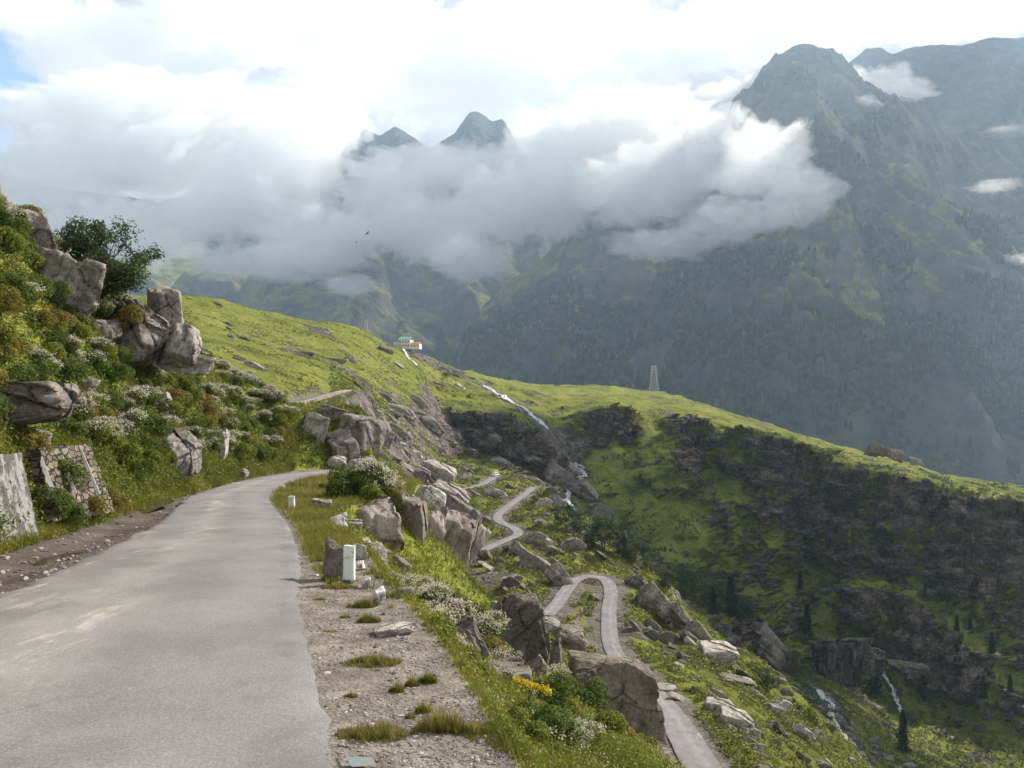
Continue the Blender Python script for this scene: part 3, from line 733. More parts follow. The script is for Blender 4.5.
rpx(338, 463, 66, 26, 16, 2, (0, 18, 10), 84, 'pale', 'flat pale block at the foot of the bend outcrop', group=G_OUT)
rpx(300, 466, 66, 16, 12, 1.2, (0, 0, 20), 87, 'grey', 'small stone beside the road end under the pale slab', group=G_OUT)
rpx(360, 466, 65, 24, 16, 2, (0, -10, 0), 88, 'pale', 'pale stone right of the flat block by the road end', group=G_OUT)
rpx(288, 418, 75, 46, 26, 4, (0, 25, 0), 89, 'brown', 'dark rock at the left top of the bend outcrop', group=G_OUT)
G_NOSE = 'rocks of the crag below the road shoulder'
rpx(404, 560, 30.5, 70, 160, 3.0, (6, 12, 12), 91, 'fluted', 'tall fluted grey brown crag face below the flowering bush', group=G_NOSE, sub=6, squareness=.66, planes=5, cuts=[(0.85, -0.2, 0.6, 0.56)], strata=.012)
rpx(446, 548, 35, 62, 140, 3.0, (0, 26, 8), 94, 'fluted', 'sloping crag rib behind the fluted crag face', group=G_NOSE, sub=6, squareness=.62, planes=6)
rpx(374, 540, 27, 52, 84, 2.0, (0, -10, 20), 97, 'fluted', 'brown crag block left of the fluted crag face', group=G_NOSE, sub=5)
rpx(350, 527, 25, 26, 22, 1.2, (0, 10, 20), 98, 'pale', 'pink rock in the verge grass below the flowering bush', group=G_NOSE)
rpx(355, 548, 21, 34, 22, 1.2, (0, 12, 20), 99, 'pale', 'long pale rock in the verge between bush and tall stone post', group=G_NOSE)
G_SH = 'stones on the shoulder and slope edge'
rock((*P3(334, 560, 12.0)[:2], -2.60), (0.42, 0.36, 0.56), (0, 6, 28), 103, 'grey', 'knee high grey boulder with a pale cut top behind the tall stone post', group=G_SH, squareness=.66, planes=5, cuts=[(0.5, 0, 0.75, 0.55)])
rock((*P3(396, 640, 8.45)[:2], -2.60), (0.50, 0.30, 0.12), (0, -3, 10), 107, 'pale', 'flat pale slab lying on the gravel shoulder', group=G_SH, squareness=.7, rough=.03)
rock((*P3(467, 636, 11.2)[:2], P3(0, 640, 11.2)[2] - .05), (0.5, 0.4, 0.72), (0, -26, 10), 110, 'grey', 'upright grey rock among flowers beyond the shoulder edge', group=G_SH)
rpx(522, 645, 17.5, 78, 92, 2.0, (4, 30, 10), 113, 'brown', 'big wedge shaped grey rock with a sharp apex on the slope', group=G_SH, sub=6, squareness=.62, planes=5, cuts=[(0.6, 0.0, 0.8, 0.50), (-0.8, -0.3, 0.5, .52)])
rpx(505, 688, 11, 64, 56, .9, (0, -10, 12), 116, 'grey', 'low grey brown block in front of the wedge shaped rock', group=G_SH, squareness=.64, planes=6)
rpx(614, 692, 30, 118, 74, 2.8, (2, 14, 4), 129, 'brown', 'huge flat faced brown slab half hiding the lower road', group=G_SH, sub=6, squareness=.72, planes=4, cuts=[(0.0, -1, 0.1, 0.55)], rough=.045, faults=3)
rpx(556, 664, 22, 14, 66, .6, (0, 2, 10), 123, 'grey', 'thin upright shard between wedge rock and huge brown slab', group=G_SH, squareness=.7)
rpx(545, 624, 24, 30, 14, 1.0, (0, 6, 0), 126, 'pale', 'flat pale rock lying behind the wedge shaped rock', group=G_SH)
rpx(571, 634, 34, 36, 22, 2.0, (0, 16, 0), 128, 'brown', 'mossy rock behind the thin upright shard', group=G_SH)
rpx(571, 750, 9.5, 26, 50, .35, (0, 8, 10), 131, 'grey', 'pointed grey rock sticking out of the slope at the bottom of the view', group=G_SH)
rpx(610, 726, 16, 14, 26, .4, (0, -20, 10), 133, 'grey', 'small tilted rock in the slope grass below the brown slab', group=G_SH)
rpx(640, 744, 22, 60, 12, .8, (0, 32, 10), 135, 'pale', 'line of pale stone along the slope edge beside the lower road', group=G_SH)
for (a, b, Y_, w_, h_, ry, sd, mt, lb) in ((425, 548, 31.5, 26, 90, 20, 201, 'fluted', 'narrow crag blade between the fluted face and the sloping rib'), (462, 556, 37, 30, 80, 34, 202, 'fluted', 'outer leaning slab of the crag, lowest right'),
        (388, 508, 30, 30, 30, 12, 203, 'grey', 'broken crag top block below the rusty shrub'), (430, 498, 34, 36, 26, 30, 204, 'pale', 'pale fractured slab capping the crag'), (394, 575, 24, 26, 40, 15, 205, 'fluted', 'low crag fragment at the foot of the fluted face'),
        (366, 512, 31, 26, 20, 10, 206, 'pale', 'pale rock under the left half of the big bush'), (480, 660, 13, 26, 20, 20, 207, 'grey', 'half hidden stone left of the low block in the slope herbs'), (455, 690, 8.6, 26, 12, 12, 208, 'pale', 'pale flat stone at the very edge of the shoulder'),
        (590, 742, 13, 30, 16, 34, 209, 'grey', 'grey flat stone in the slope grass near the bottom'), (536, 668, 15, 20, 26, 30, 210, 'grey', 'small block wedged between wedge rock and low block'), (500, 612, 24, 26, 18, 28, 211, 'pale', 'pale stone peeping over the slope crest above the wedge rock'),
        (450, 598, 21, 20, 14, 24, 212, 'grey', 'small stone below the crag in the green slope'), (556, 752, 8.6, 22, 22, 20, 213, 'brown', 'brown stone beside the pointed rock at the bottom'), (575, 700, 17, 20, 12, 30, 214, 'pale', 'whitish stone left of the huge brown slab')):
    rpx(a, b, Y_, w_, h_, w_ / F * Y_ * .8, (5, ry, sd % 30), sd, mt, lb, group='broken stones on the near slope and crag')
for (a, b, Y_, w_, h_, sd, mt, lb) in ((338, 536, 20, 30, 16, 221, 'pale', 'flat pinkish rock in the verge behind the knee high boulder'), (375, 556, 16, 30, 22, 222, 'grey', 'grey rock at the verge edge above the tall post'), (392, 590, 12.6, 18, 14, 223, 'pale', 'pale stone at the verge edge right of the tall post'),
        (322, 512, 25, 22, 10, 224, 'pale', 'low pale stone in the grass between smaller post and big bush'), (356, 574, 14, 22, 16, 225, 'pale', 'pinkish stone behind the white stone in the flowers'), (405, 620, 10.6, 18, 12, 226, 'grey', 'small grey edge stone beyond the flat pale slab'), (378, 536, 22, 26, 18, 227, 'pale', 'pale crumbly rock on the verge by the crag')):
    p_ = P3(a, b, Y_); rock((p_[0], p_[1]), (w_ / F * Y_, w_ / F * Y_ * .7, h_ / F * Y_ * 1.3), (6, sd % 20, sd * 7 % 60), sd, mt, lb, group='broken stones along the outer verge')
# painted marker stones and posts
def paint_material(name, col, dirt=(0.30, 0.28, 0.22), amt=0.45, sc=6.0):
    m, nt, b = material(name); tc = nt.new('ShaderNodeTexCoord').outputs['Object']
    n = nt.noise(tc, sc, 7, 0.7); c = nt.mix(nt.sstep(n, 0.52, 0.66), col, dirt)
    n2 = nt.noise(tc, sc * 4, 4, 0.7); c = nt.mix(nt.math('MULTIPLY', nt.sstep(n2, 0.58, 0.7), amt), c, dirt)
    nt.put(b.inputs['Base Color'], c); nt.put(b.inputs['Normal'], nt.bump(n2, 0.5, 0.01)); return m
white_paint = paint_material('weathered_white_paint', (0.74, 0.78, 0.76))
patch_paint = paint_material('patchy_black_white_paint', (0.60, 0.59, 0.56), (0.045, 0.045, 0.045), 0.9, 5.0)
def slab_mesh(name, sx, sy, sz, bevel=0.012, taper=0.0, seg=6, jit=0.004, seed=1):
    bm = bmesh.new(); bmesh.ops.create_cube(bm, size=1)
    bmesh.ops.subdivide_edges(bm, edges=bm.edges[:], cuts=seg, use_grid_fill=True)
    rs = random.Random(seed)
    for v in bm.verts:
        t = 1 - taper * (v.co.z + 0.5)
        v.co = Vector((v.co.x * sx * t, v.co.y * sy * t, (v.co.z + 0.5) * sz)) + Vector([rs.uniform(-jit, jit) for _ in range(3)])
    es = [e for e in bm.edges if len(e.link_faces) == 2 and e.calc_face_angle(0) > 0.8]
    bmesh.ops.bevel(bm, geom=es, offset=bevel, segments=2, affect='EDGES')
    me = bpy.data.meshes.new(name); bm.to_mesh(me); bm.free(); return me
def post(px, py, Y, w, h, label, tilt):
    p = P3(px, py, Y); z = float(zplane(Y))
    e = bpy.data.objects.new('stone_post', None); C.objects.link(e); e.location = (p[0], Y, z - 0.02); e.rotation_euler = (0, R(tilt), R(-8))
    e['label'] = label; e['category'] = 'marker post'; e['group'] = 'white painted stone posts along the road edge'
    link('shaft', slab_mesh('shaft', w, w * 0.6, h, 0.01, 0.05), white_paint, e)
    link('footing', slab_mesh('footing', w * 1.25, w * 0.95, 0.07, 0.015, 0.1, 4, .008, 3), RM['grey'], e)
post(349, 583, 11.6, 0.165, 0.56, 'tall white painted stone post standing beside the knee high boulder', 1)
post(292, 511, 24.2, 0.185, 0.47, 'smaller white painted stone post in the verge grass farther along the road', -2)
post(283, 492, 34, 0.15, 0.30, 'stub of a low pale post in the grass just before the bend', 3)
def painted_stone(px, py, Y, w, h, seed, label):
    p = P3(px, py, Y); me = rock_mesh((w, w * 0.8, h), seed, 4, planes=4, squareness=.7, rough=.03, name='painted_stone')
    o = link('painted_stone', me, patch_paint); o.location = (p[0], Y, float(ground(p[0], Y)) + h * 0.42); o.rotation_euler = (0, 0, R(seed * 17 % 40))
    o['label'] = label; o['category'] = 'painted stone'; o['group'] = 'black and white painted edge stones'
painted_stone(366, 588, 11.2, .15, .16, 5, 'black and white patchy stone block just right of the tall post')
painted_stone(378, 605, 10.0, .18, .24, 9, 'grey patchy stone block nearest the gravel shoulder')
painted_stone(360, 566, 12.8, .16, .16, 12, 'white stone half hidden in flowers behind the tall post')
painted_stone(287, 500, 29, .16, .14, 14, 'low whitish stone left of the smaller white post')

# ------------------------------------------------------------------ leaves
def leaf_material(name, stops, trans=0.35, vsc=1.0):
    m = bpy.data.materials.new(name); m.use_nodes = True; t = NT(m.node_tree)
    b = m.node_tree.nodes['Principled BSDF']; b.inputs['Roughness'].default_value = 0.6; b.inputs['Specular IOR Level'].default_value = 0.25
    ti = t.attr('tint'); c = t.ramp(ti, stops)
    t.put(b.inputs['Base Color'], c)
    tr = t.new('ShaderNodeBsdfTranslucent'); t.put(tr.inputs['Color'], c)
    mx = t.new('ShaderNodeMixShader'); mx.inputs[0].default_value = trans
    t.l.new(b.outputs[0], mx.inputs[1]); t.l.new(tr.outputs[0], mx.inputs[2])
    t.l.new(mx.outputs[0], m.node_tree.nodes['Material Output'].inputs['Surface']); return m
LM = {
 'green': leaf_material('shrub_leaf', [(0.0, (0.045, 0.075, 0.015)), (0.45, (0.09, 0.135, 0.022)), (0.85, (0.15, 0.19, 0.03)), (1.0, (0.24, 0.24, 0.05))]),
 'bright': leaf_material('bright_leaf', [(0.0, (0.08, 0.11, 0.015)), (0.5, (0.17, 0.21, 0.024)), (1.0, (0.30, 0.31, 0.045))]),
 'rust': leaf_material('autumn_leaf', [(0.0, (0.11, 0.12, 0.025)), (0.5, (0.20, 0.18, 0.04)), (0.85, (0.32, 0.23, 0.05)), (1.0, (0.55, 0.36, 0.03))]),
 'tree': leaf_material('tree_leaf', [(0.0, (0.035, 0.06, 0.02)), (0.6, (0.075, 0.11, 0.035)), (1.0, (0.13, 0.15, 0.05))], 0.3),
 'flower': leaf_material('flower_white', [(0.0, (0.40, 0.36, 0.26)), (0.5, (0.62, 0.57, 0.47)), (1.0, (0.80, 0.76, 0.68))], 0.3),
 'yellow': leaf_material('flower_yellow', [(0.0, (0.55, 0.42, 0.03)), (1.0, (0.75, 0.62, 0.05))], 0.2),
 'grass': leaf_material('grass_blade', [(0.0, (0.09, 0.10, 0.02)), (0.4, (0.165, 0.175, 0.03)), (0.7, (0.25, 0.24, 0.05)), (0.88, (0.34, 0.27, 0.09)), (1.0, (0.42, 0.33, 0.17))], 0.3),
 'hill': leaf_material('hillside_tuft', [(0.0, (0.07, 0.09, 0.018)), (0.5, (0.165, 0.19, 0.03)), (1.0, (0.27, 0.27, 0.055))], 0.25),
 'conifer': leaf_material('conifer_needle', [(0.0, (0.012, 0.022, 0.012)), (0.7, (0.03, 0.045, 0.02)), (1.0, (0.05, 0.065, 0.025))], 0.1),
 'forest': leaf_material('forest_leaf', [(0.0, (0.016, 0.028, 0.014)), (0.55, (0.04, 0.058, 0.022)), (0.85, (0.08, 0.095, 0.03)), (1.0, (0.14, 0.10, 0.06))], 0.1),
}
def quads(P, L, Wd, N, T, tint, name, mat=None, fold=0.25):
    """one bent leaf (2 triangles pairs) per point: P centre, L length, Wd width, N normal, T long axis"""
    N = N / np.linalg.norm(N, axis=1)[:, None]; T = T - (T * N).sum(1)[:, None] * N; T /= np.maximum(np.linalg.norm(T, axis=1)[:, None], 1e-6)
    B = np.cross(N, T); L = L[:, None]; Wd = Wd[:, None]
    v = np.stack([P - T * L * .5, P + B * Wd * .5 + N * Wd * fold * .5, P + T * L * .5 - N * L * .12, P - B * Wd * .5 + N * Wd * fold * .5], 1).reshape(-1, 3)
    f = np.arange(len(v)).reshape(-1, 4)
    return raw_mesh(name, v, f, {'tint': np.repeat(tint, 4)}, smooth=False)
def randn_dirs(rs, n, up=0.0):
    d = rs.normal(size=(n, 3)); d[:, 2] = d[:, 2] + up; return d / np.linalg.norm(d, axis=1)[:, None]
def shrub_crown(seed, n, w, h, leaf, lumps=9, flat=False):
    """leaf positions on an uneven, gappy bush crown of width w, height h, base at z=0"""
    rs = np.random.RandomState(seed)
    a = rs.uniform(0, 2 * np.pi, lumps); rr = np.sqrt(rs.uniform(0, 1, lumps)) * w * 0.36
    lc = np.stack([np.cos(a) * rr, np.sin(a) * rr, rs.uniform(0.3, 0.78, lumps) * h * (1 - 0.5 * (rr / (w * .36)) ** 2)], 1)
    lr = rs.uniform(0.16, 0.30, lumps) * (w + h) * 0.5
    k = rs.choice(lumps, n, p=lr ** 2 / (lr ** 2).sum())
    d = randn_dirs(rs, n, 0.25); r = lr[k] * (0.55 + 0.5 * rs.uniform(0, 1, n) ** 0.5)
    P = lc[k] + d * r[:, None] * np.array([1, 1, .85])
    g = fbm(P[:, 0] / (w * .12), P[:, 1] / (w * .12), P[:, 2] / (w * .12) + seed, 2)
    keep = (P[:, 2] > 0.0) & (g > -0.22)
    P = P[keep]; d = d[keep]; m = len(P)
    N = d * 0.8 + randn_dirs(rs, m) * 0.8 + np.array([0, 0, .5]); T = randn_dirs(rs, m) + d * 0.6
    tint = np.clip(0.5 + 0.35 * fbm(P[:, 0] / (w * .2), P[:, 1] / (w * .2), P[:, 2] / (w * .2), 2) * 2 + rs.normal(size=m) * 0.16, 0, 1)
    return P, d, N, T, tint, rs
def stems_mesh(seed, w, h, n=7, r0=0.02):
    rs = np.random.RandomState(seed); V = []; Fc = []
    for i in range(n):
        a = rs.uniform(0, 6.28); e = np.array([np.cos(a) * w * .3 * rs.uniform(.3, 1), np.sin(a) * w * .3 * rs.uniform(.3, 1), h * rs.uniform(.5, .8)])
        b0 = len(V); m = 5
        for j in range(m):
            t = j / (m - 1); c = e * np.array([t ** 1.4, t ** 1.4, t]); r = r0 * (1 - .7 * t)
            for q in range(5): V.append(c + np.array([np.cos(q * 1.2566) * r, np.sin(q * 1.2566) * r, 0]))
        for j in range(m - 1):
            for q in range(5): Fc.append((b0 + j * 5 + q, b0 + j * 5 + (q + 1) % 5, b0 + (j + 1) * 5 + (q + 1) % 5, b0 + (j + 1) * 5 + q))
    return raw_mesh('stems', np.array(V), np.array(Fc), smooth=True)
m_, nt_, b_ = material('bark'); g_ = nt_.new('ShaderNodeTexCoord').outputs['Object']
nt_.put(b_.inputs['Base Color'], nt_.ramp(nt_.noise(g_, 9, 6, 0.7, 1.0), [(0.3, (0.05, 0.04, 0.03)), (0.7, (0.17, 0.14, 0.11))])); nt_.put(b_.inputs['Normal'], nt_.bump(nt_.noise(g_, 20, 5, 0.7), 0.8, 0.02))
bark = m_
SHR = {}
def make_shrub(kind, seed, w, h, n, leaf, flower=0):
    P, d, N, T, tint, rs = shrub_crown(seed, n, w, h, leaf)
    L = leaf * rs.uniform(.7, 1.3, len(P))
    me = {'foliage': (quads(P, L, L * .5, N, T, tint, 'foliage'), LM[kind])}
    if flower:
        top = (d[:, 2] > 0.15) & (rs.uniform(0, 1, len(P)) < flower)
        top &= fbm(P[:, 0] / (w * .09), P[:, 1] / (w * .09), P[:, 2] / (w * .09) + 40, 3) > rs.uniform(-.05, .30, len(P))
        Q = P[top] + d[top] * leaf * 0.7; reps = 7
        Q = np.repeat(Q, reps, 0) + rs.normal(size=(len(Q) * reps, 3)) * leaf * .75 * np.array([1, 1, .5]); m = len(Q)
        Lf = leaf * .55 * rs.uniform(.6, 1.2, m)
        me['blossom'] = (quads(Q, Lf, Lf * .9, randn_dirs(rs, m, 1.0), randn_dirs(rs, m), rs.uniform(0, 1, m), 'blossom'), LM['flower'])
    me['stems'] = (stems_mesh(seed, w, h), bark)
    return me
protos = [('leafy', 'green', 0), ('leafy', 'bright', 0), ('flowered', 'green', .40), ('flowered', 'bright', .45), ('golden', 'rust', 0), ('flowered', 'green', .6)]
for i, (kd, lm, fl) in enumerate(protos):
    SHR[i] = (kd, make_shrub(lm, 200 + i, 1.6, 1.15, 5200, 0.085, fl))
def place_shrub(i, loc, s, rz, label, group, sz=None, name=None):
    kd, parts = SHR[i]
    e = bpy.data.objects.new(name or (kd + '_shrub'), None); C.objects.link(e); e.location = loc; e.rotation_euler = (0, 0, rz)
    e.scale = (s, s, sz or s); e['label'] = label; e['category'] = 'shrub'; e['group'] = group
    for nm, (me, mat) in parts.items(): link(nm, me, mat, e)
    return e
rng = np.random.RandomState(11)
LMARKS = [((20, 500), 'above the painted end wall'), ((80, 470), 'around the striped masonry wall'), ((25, 410), 'near the broad brown ledge rock'),
          ((64, 294), 'below the large square boulder'), ((30, 240), 'at the bank top by the leaning slab'), ((143, 333), 'under the slanting outcrop'),
          ((172, 460), 'around the pale jagged rock low on the bank'), ((214, 448), 'beside the tall rounded pale rock'), ((265, 420), 'where the bank runs down to the bend'),
          ((240, 470), 'at the inner road edge before the bend'), ((120, 490), 'along the muddy ditch'), ((130, 410), 'in the middle of the bank'), ((230, 385), 'along the right crest of the bank')]
def near_mark(px, py):
    return min(LMARKS, key=lambda m: (m[0][0] - px) ** 2 + (m[0][1] - py) ** 2)[1]
used = {}
kinds_txt = {'leafy': 'leafy green shrub', 'flowered': 'white flowered shrub', 'golden': 'yellow and rust leaved shrub'}
sizes_txt = ['low spreading', 'rounded', 'dense', 'loose', 'ragged', 'tall', 'sprawling', 'thin', 'broad', 'compact', 'upright', 'shadowed', 'spiky', 'uneven']
def shrub_label(kd, px, py):
    mk = near_mark(px, py); key = (kd, mk); n = used.get(key, 0); used[key] = n + 1
    return '%s%s %s %s' % (('', 'bushy ', 'sunlit ')[min(n // len(sizes_txt), 2)], sizes_txt[n % len(sizes_txt)], kinds_txt[kd], mk)
# bank shrubs: spread in world over the bank face
cnt = 0; placed = []
for tr in range(14000):
    if cnt >= 270: break
    a = rng.uniform(6, 72); Y0 = np.interp(a, [0, 3, 15.8, 25.4, 38.7, 53, 63, 70], [0, 3, 15.5, 25, 38, 52, 62, 66])
    d = rng.uniform(0.6, 8.5)
    xb = np.interp(Y0, BANK[:7, 1], BANK[:7, 0]); x = xb - d; y = Y0 + rng.uniform(-1, 1)
    if y < 9: continue
    z = float(ground(x, y)); px, py = 512 + F * x / y, 384 - F * z / y
    if px < -60 or px > 305: continue
    if any((x - q[0]) ** 2 + (y - q[1]) ** 2 < (0.34 + 0.011 * y) ** 2 for q in placed): continue
    if -40 < px < 48 and py > 425: continue
    if 55 < px < 108 and 440 < py < 500: continue
    pr = 0.25 if px < 70 else 0.62
    r = rng.uniform()
    if 120 < px and py > 455: k = rng.choice([0, 1, 1])
    elif px < 75 and 300 < py < 400 and r < .28: k = 4
    elif r < .05: k = 4
    elif rng.uniform() < pr: k = rng.choice([2, 3, 5])
    else: k = rng.choice([0, 0, 1])
    s = rng.uniform(0.75, 1.25) * np.interp(y, [10, 20, 60], [0.6, 0.85, 1.25])
    place_shrub(k, (x, y, z - 0.15 * s), s, rng.uniform(0, 6.3), shrub_label(SHR[k][0], px, py), 'shrubs growing on the left bank', s * rng.uniform(.8, 1.1))
    placed.append((x, y)); cnt += 1
print('bank shrubs', cnt)
# the flowering bush on the shoulder, and its neighbours along the verge and edge
def sh(k, px, py, Y, s, sz, label, group='shrubs along the outer road edge'):
    p = P3(px, py, Y); place_shrub(k, (p[0], p[1], float(ground(p[0], p[1])) - 0.1), s, px * 1.7, label, group, sz)
sh(0, 350, 500, 29.5, 1.25, 1.35, 'left half of the big bush on the road shoulder, dark green')
sh(5, 378, 505, 30, 1.35, 1.45, 'big white flowering bush on the road shoulder above the crag')
sh(4, 402, 505, 30, 0.9, 1.1, 'rusty brown low shrub right of the big flowering bush')
sh(1, 372, 520, 28, 0.7, 0.8, 'green shrub hanging over the crag below the flowering bush')
sh(0, 325, 495, 34, 0.5, 0.5, 'low green shrub in the verge behind the smaller white post')
sh(3, 398, 575, 13.5, 0.45, 0.55, 'thin flowering weeds right of the tall white post')
sh(3, 432, 600, 11.5, 0.55, 0.6, 'pale flowering clump at the shoulder edge above the upright rock')
sh(5, 440, 612, 13.0, 0.7, 0.75, 'white flowering clump spilling over the shoulder edge')
sh(2, 480, 618, 16.0, 0.7, 0.8, 'green shrub with white tips between the crag and the wedge rock')
sh(3, 425, 585, 15.0, 0.55, 0.6, 'flowering weeds under the foot of the crag')
sh(1, 455, 600, 17.0, 0.8, 0.9, 'bright green shrub below the sloping crag rib')
sh(0, 478, 595, 22.0, 0.9, 0.9, 'green shrub on the slope crest in front of the low road')
sh(4, 498, 655, 13.5, 0.55, 0.6, 'rust coloured shrub at the foot of the wedge shaped rock')
sh(1, 440, 650, 9.0, 0.42, 0.42, 'fresh green weeds at the shoulder edge beside the upright rock')
sh(1, 468, 665, 9.3, 0.42, 0.45, 'tall light green grass clump left of the low block')
sh(0, 548, 700, 10.5, 0.6, 0.6, 'leafy dark green herbs right of the low grey brown block')
sh(0, 540, 735, 8.3, 0.5, 0.45, 'broad leaved herbs beside the pointed rock at the bottom')
sh(4, 565, 705, 12.5, 0.45, 0.4, 'yellowing herb patch on the slope above the pointed rock')
for q_, (k_, a_, Y_, s_, lb_) in enumerate(((5, 452, 10.2, .42, 'small white flowered shrub at the shoulder edge above the low block'), (2, 500, 13.0, .5, 'leafy flowered shrub behind the low block'), (0, 585, 16.5, .75, 'dark leafy shrub in front of the huge brown slab'),
        (3, 545, 19, .7, 'flowering shrub at the foot of the wedge rock'), (1, 600, 12.5, .5, 'fresh green shrub in the slope grass below the brown slab'), (4, 620, 15, .45, 'yellowing shrub right of the fresh green one below the slab'), (0, 470, 19.5, .9, 'green shrub on the slope under the crag'),
        (2, 500, 22, .9, 'white tipped shrub on the slope crest'), (5, 425, 18, .6, 'white flowering shrub at the crag foot'), (0, 528, 24, .8, 'dark shrub on the slope crest behind the wedge rock'), (1, 640, 19, .55, 'bright low shrub near the end of the brown slab'), (3, 575, 9.2, .36, 'flowering herbs beside the pointed rock'))):
    sh(k_, a_, 700, Y_, s_, s_ * 1.05, lb_)
sh(1, 520, 740, 7.6, 0.36, 0.34, 'bright green herbs below the gravel shoulder corner')

for (a, b) in ((44, 508), (60, 520), (84, 518), (112, 508), (30, 452), (100, 440)):
    pw = hit(a, b, 12); place_shrub([0, 1, 4, 1, 0, 3][(a + b) % 6], (pw[0] + .3, pw[1] - .35, pw[2] - .1), .62, a, 'green plant growing ' + {44: 'between the two walls', 60: 'under the left end of the striped masonry wall', 84: 'under the middle of the striped masonry wall', 112: 'under the right end of the striped masonry wall', 30: 'on top of the painted end wall', 100: 'on top of the striped masonry wall'}[a], 'shrubs growing on the left bank', .7)
# yellow flower spike on the slope
P = P3(528, 722, 9.0)
e = bpy.data.objects.new('yellow_flower', None); C.objects.link(e); e.location = (P[0], P[1], float(ground(P[0], P[1])) + .1)
e['label'] = 'drooping spike of bright yellow flowers on the slope below the low block'; e['category'] = 'flower'
rs = np.random.RandomState(5); n = 420; t = rs.uniform(0, 1, n)
Q = np.stack([-.16 + .42 * t, rs.normal(size=n) * .025, .30 - .14 * t ** 1.3 + rs.normal(size=n) * .018], 1)
link('blossom', quads(Q, np.full(n, .035), np.full(n, .03), randn_dirs(rs, n, .6), randn_dirs(rs, n), rs.uniform(0, 1, n), 'blossom'), LM['yellow'], e)
link('stems', stems_mesh(9, .3, .4, 3, .008), bark, e)

# ------------------------------------------------------------------ undergrowth and grass (uncountable)
def scatter(n, pxr, yr, seed, keepf):
    rs = np.random.RandomState(seed)
    px = rs.uniform(*pxr, n); Y = np.exp(rs.uniform(np.log(yr[0]), np.log(yr[1]), n)); X = (px - 512) / F * Y
    k = keepf(X, Y, px, rs); return X[k], Y[k], rs
def in_bank(X, Y, px, rs):
    d, s, a = side_dist(X, Y, BANK); return (s > 0) & (d > 0.15) & (d < 14)
def in_slope(X, Y, px, rs):
    e, s, a = side_dist(X, Y, EDGE); return (s < 0) & (e > -0.1)
def tufts(name, X, Y, rs, per, hgt, spread, lw, mat, kind_leaf, label=None, zoff=0.0):
    Z = ground(X, Y); n = len(X); sc = (0.6 + 0.8 * rs.uniform(0, 1, n))
    hh = np.interp(Y, hgt[0], hgt[1]) * sc
    Pb = np.repeat(np.stack([X, Y, Z + zoff], 1), per, 0); H = np.repeat(hh, per); m = len(Pb)
    cl_t = fbm(Pb[:, 0] / 2.5, Pb[:, 1] / 2.5, 31, 3)
    if kind_leaf:
        off = randn_dirs(rs, m, .35) * (H * spread * rs.uniform(.5, 1, m))[:, None]
        P = Pb + off; P[:, 2] = Pb[:, 2] + np.abs(off[:, 2]) * .9
        L = np.interp(Y, lw[0], lw[1])[np.repeat(np.arange(n), per)] * rs.uniform(.6, 1.4, m)
        N = off / np.maximum(np.linalg.norm(off, axis=1)[:, None], 1e-6) + randn_dirs(rs, m) * .8 + np.array([0, 0, .6])
        tint = np.clip(.5 + cl_t * .7 + rs.normal(size=m) * .16, 0, 1)
        me = quads(P, L, L * .55, N, randn_dirs(rs, m), tint, name)
    else:
        lean = randn_dirs(rs, m); lean[:, 2] = 0
        base = Pb + lean * (H * spread * rs.uniform(0, 1, m))[:, None] * np.array([1, 1, 0])
        tip = base + lean * (H * .45)[:, None] + np.array([0, 0, 1]) * (H * rs.uniform(.6, 1.1, m))[:, None]
        wv = np.cross(lean, [0, 0, 1]); wv /= np.maximum(np.linalg.norm(wv, axis=1)[:, None], 1e-6)
        wd = np.interp(Y, lw[0], lw[1])[np.repeat(np.arange(n), per)][:, None]
        v = np.stack([base - wv * wd, base + wv * wd, tip], 1).reshape(-1, 3)
        tint = np.clip(.5 + cl_t * .8 + rs.normal(size=m) * .15, 0, 1)
        me = raw_mesh(name, v, np.arange(len(v)).reshape(-1, 3), {'tint': np.repeat(tint, 3)})
    return link(name, me, mat, kind='stuff')
def bank_scatter(n, seed, cond=None):
    rs = np.random.RandomState(seed); a = np.exp(rs.uniform(np.log(7), np.log(82), n)); d = rs.uniform(0.1, 11, n)
    L = np.concatenate([[0], np.cumsum(np.hypot(*np.diff(BANK, axis=0).T))])
    bx = np.interp(a, L, BANK[:, 0]); by = np.interp(a, L, BANK[:, 1])
    tx = np.interp(a + .5, L, BANK[:, 0]) - np.interp(a - .5, L, BANK[:, 0]); ty = np.interp(a + .5, L, BANK[:, 1]) - np.interp(a - .5, L, BANK[:, 1])
    l = np.hypot(tx, ty); X = bx - ty / l * d; Y = by + tx / l * d
    k = (Y > 6) & (X / Y * F + 512 > -260)
    if cond is not None: k &= cond(X, Y)
    return X[k], Y[k], rs
X, Y, rs = bank_scatter(34000, 1)
tufts('undergrowth', X, Y, rs, 9, ([8, 60], [.20, .45]), 1.0, ([8, 60], [.08, .20]), LM['green'], True)
X, Y, rs = bank_scatter(22000, 2, lambda X, Y: fbm(X / 2.2, Y / 2.2, 2, 3) > .02)
tufts('undergrowth', X, Y, rs, 9, ([8, 60], [.22, .5]), 1.0, ([8, 60], [.06, .15]), LM['rust'], True)
def bank_foot(n, seed):
    rs = np.random.RandomState(seed); y = np.exp(rs.uniform(np.log(14), np.log(66), n)); d = rs.uniform(-.35, 1.3, n)
    return np.interp(y, BANK[:7, 1], BANK[:7, 0]) - d, y, rs
X, Y, rs = bank_foot(5000, 91)
tufts('grass', X, Y, rs, 9, ([14, 60], [.22, .5]), .8, ([14, 60], [.007, .025]), LM['grass'], False)
X, Y, rs = bank_foot(4000, 92)
tufts('undergrowth', X, Y, rs, 9, ([14, 60], [.22, .45]), 1.0, ([14, 60], [.06, .16]), LM['bright'], True)
X, Y, rs = scatter(26000, (330, 900), (4.2, 60), 3, in_slope)
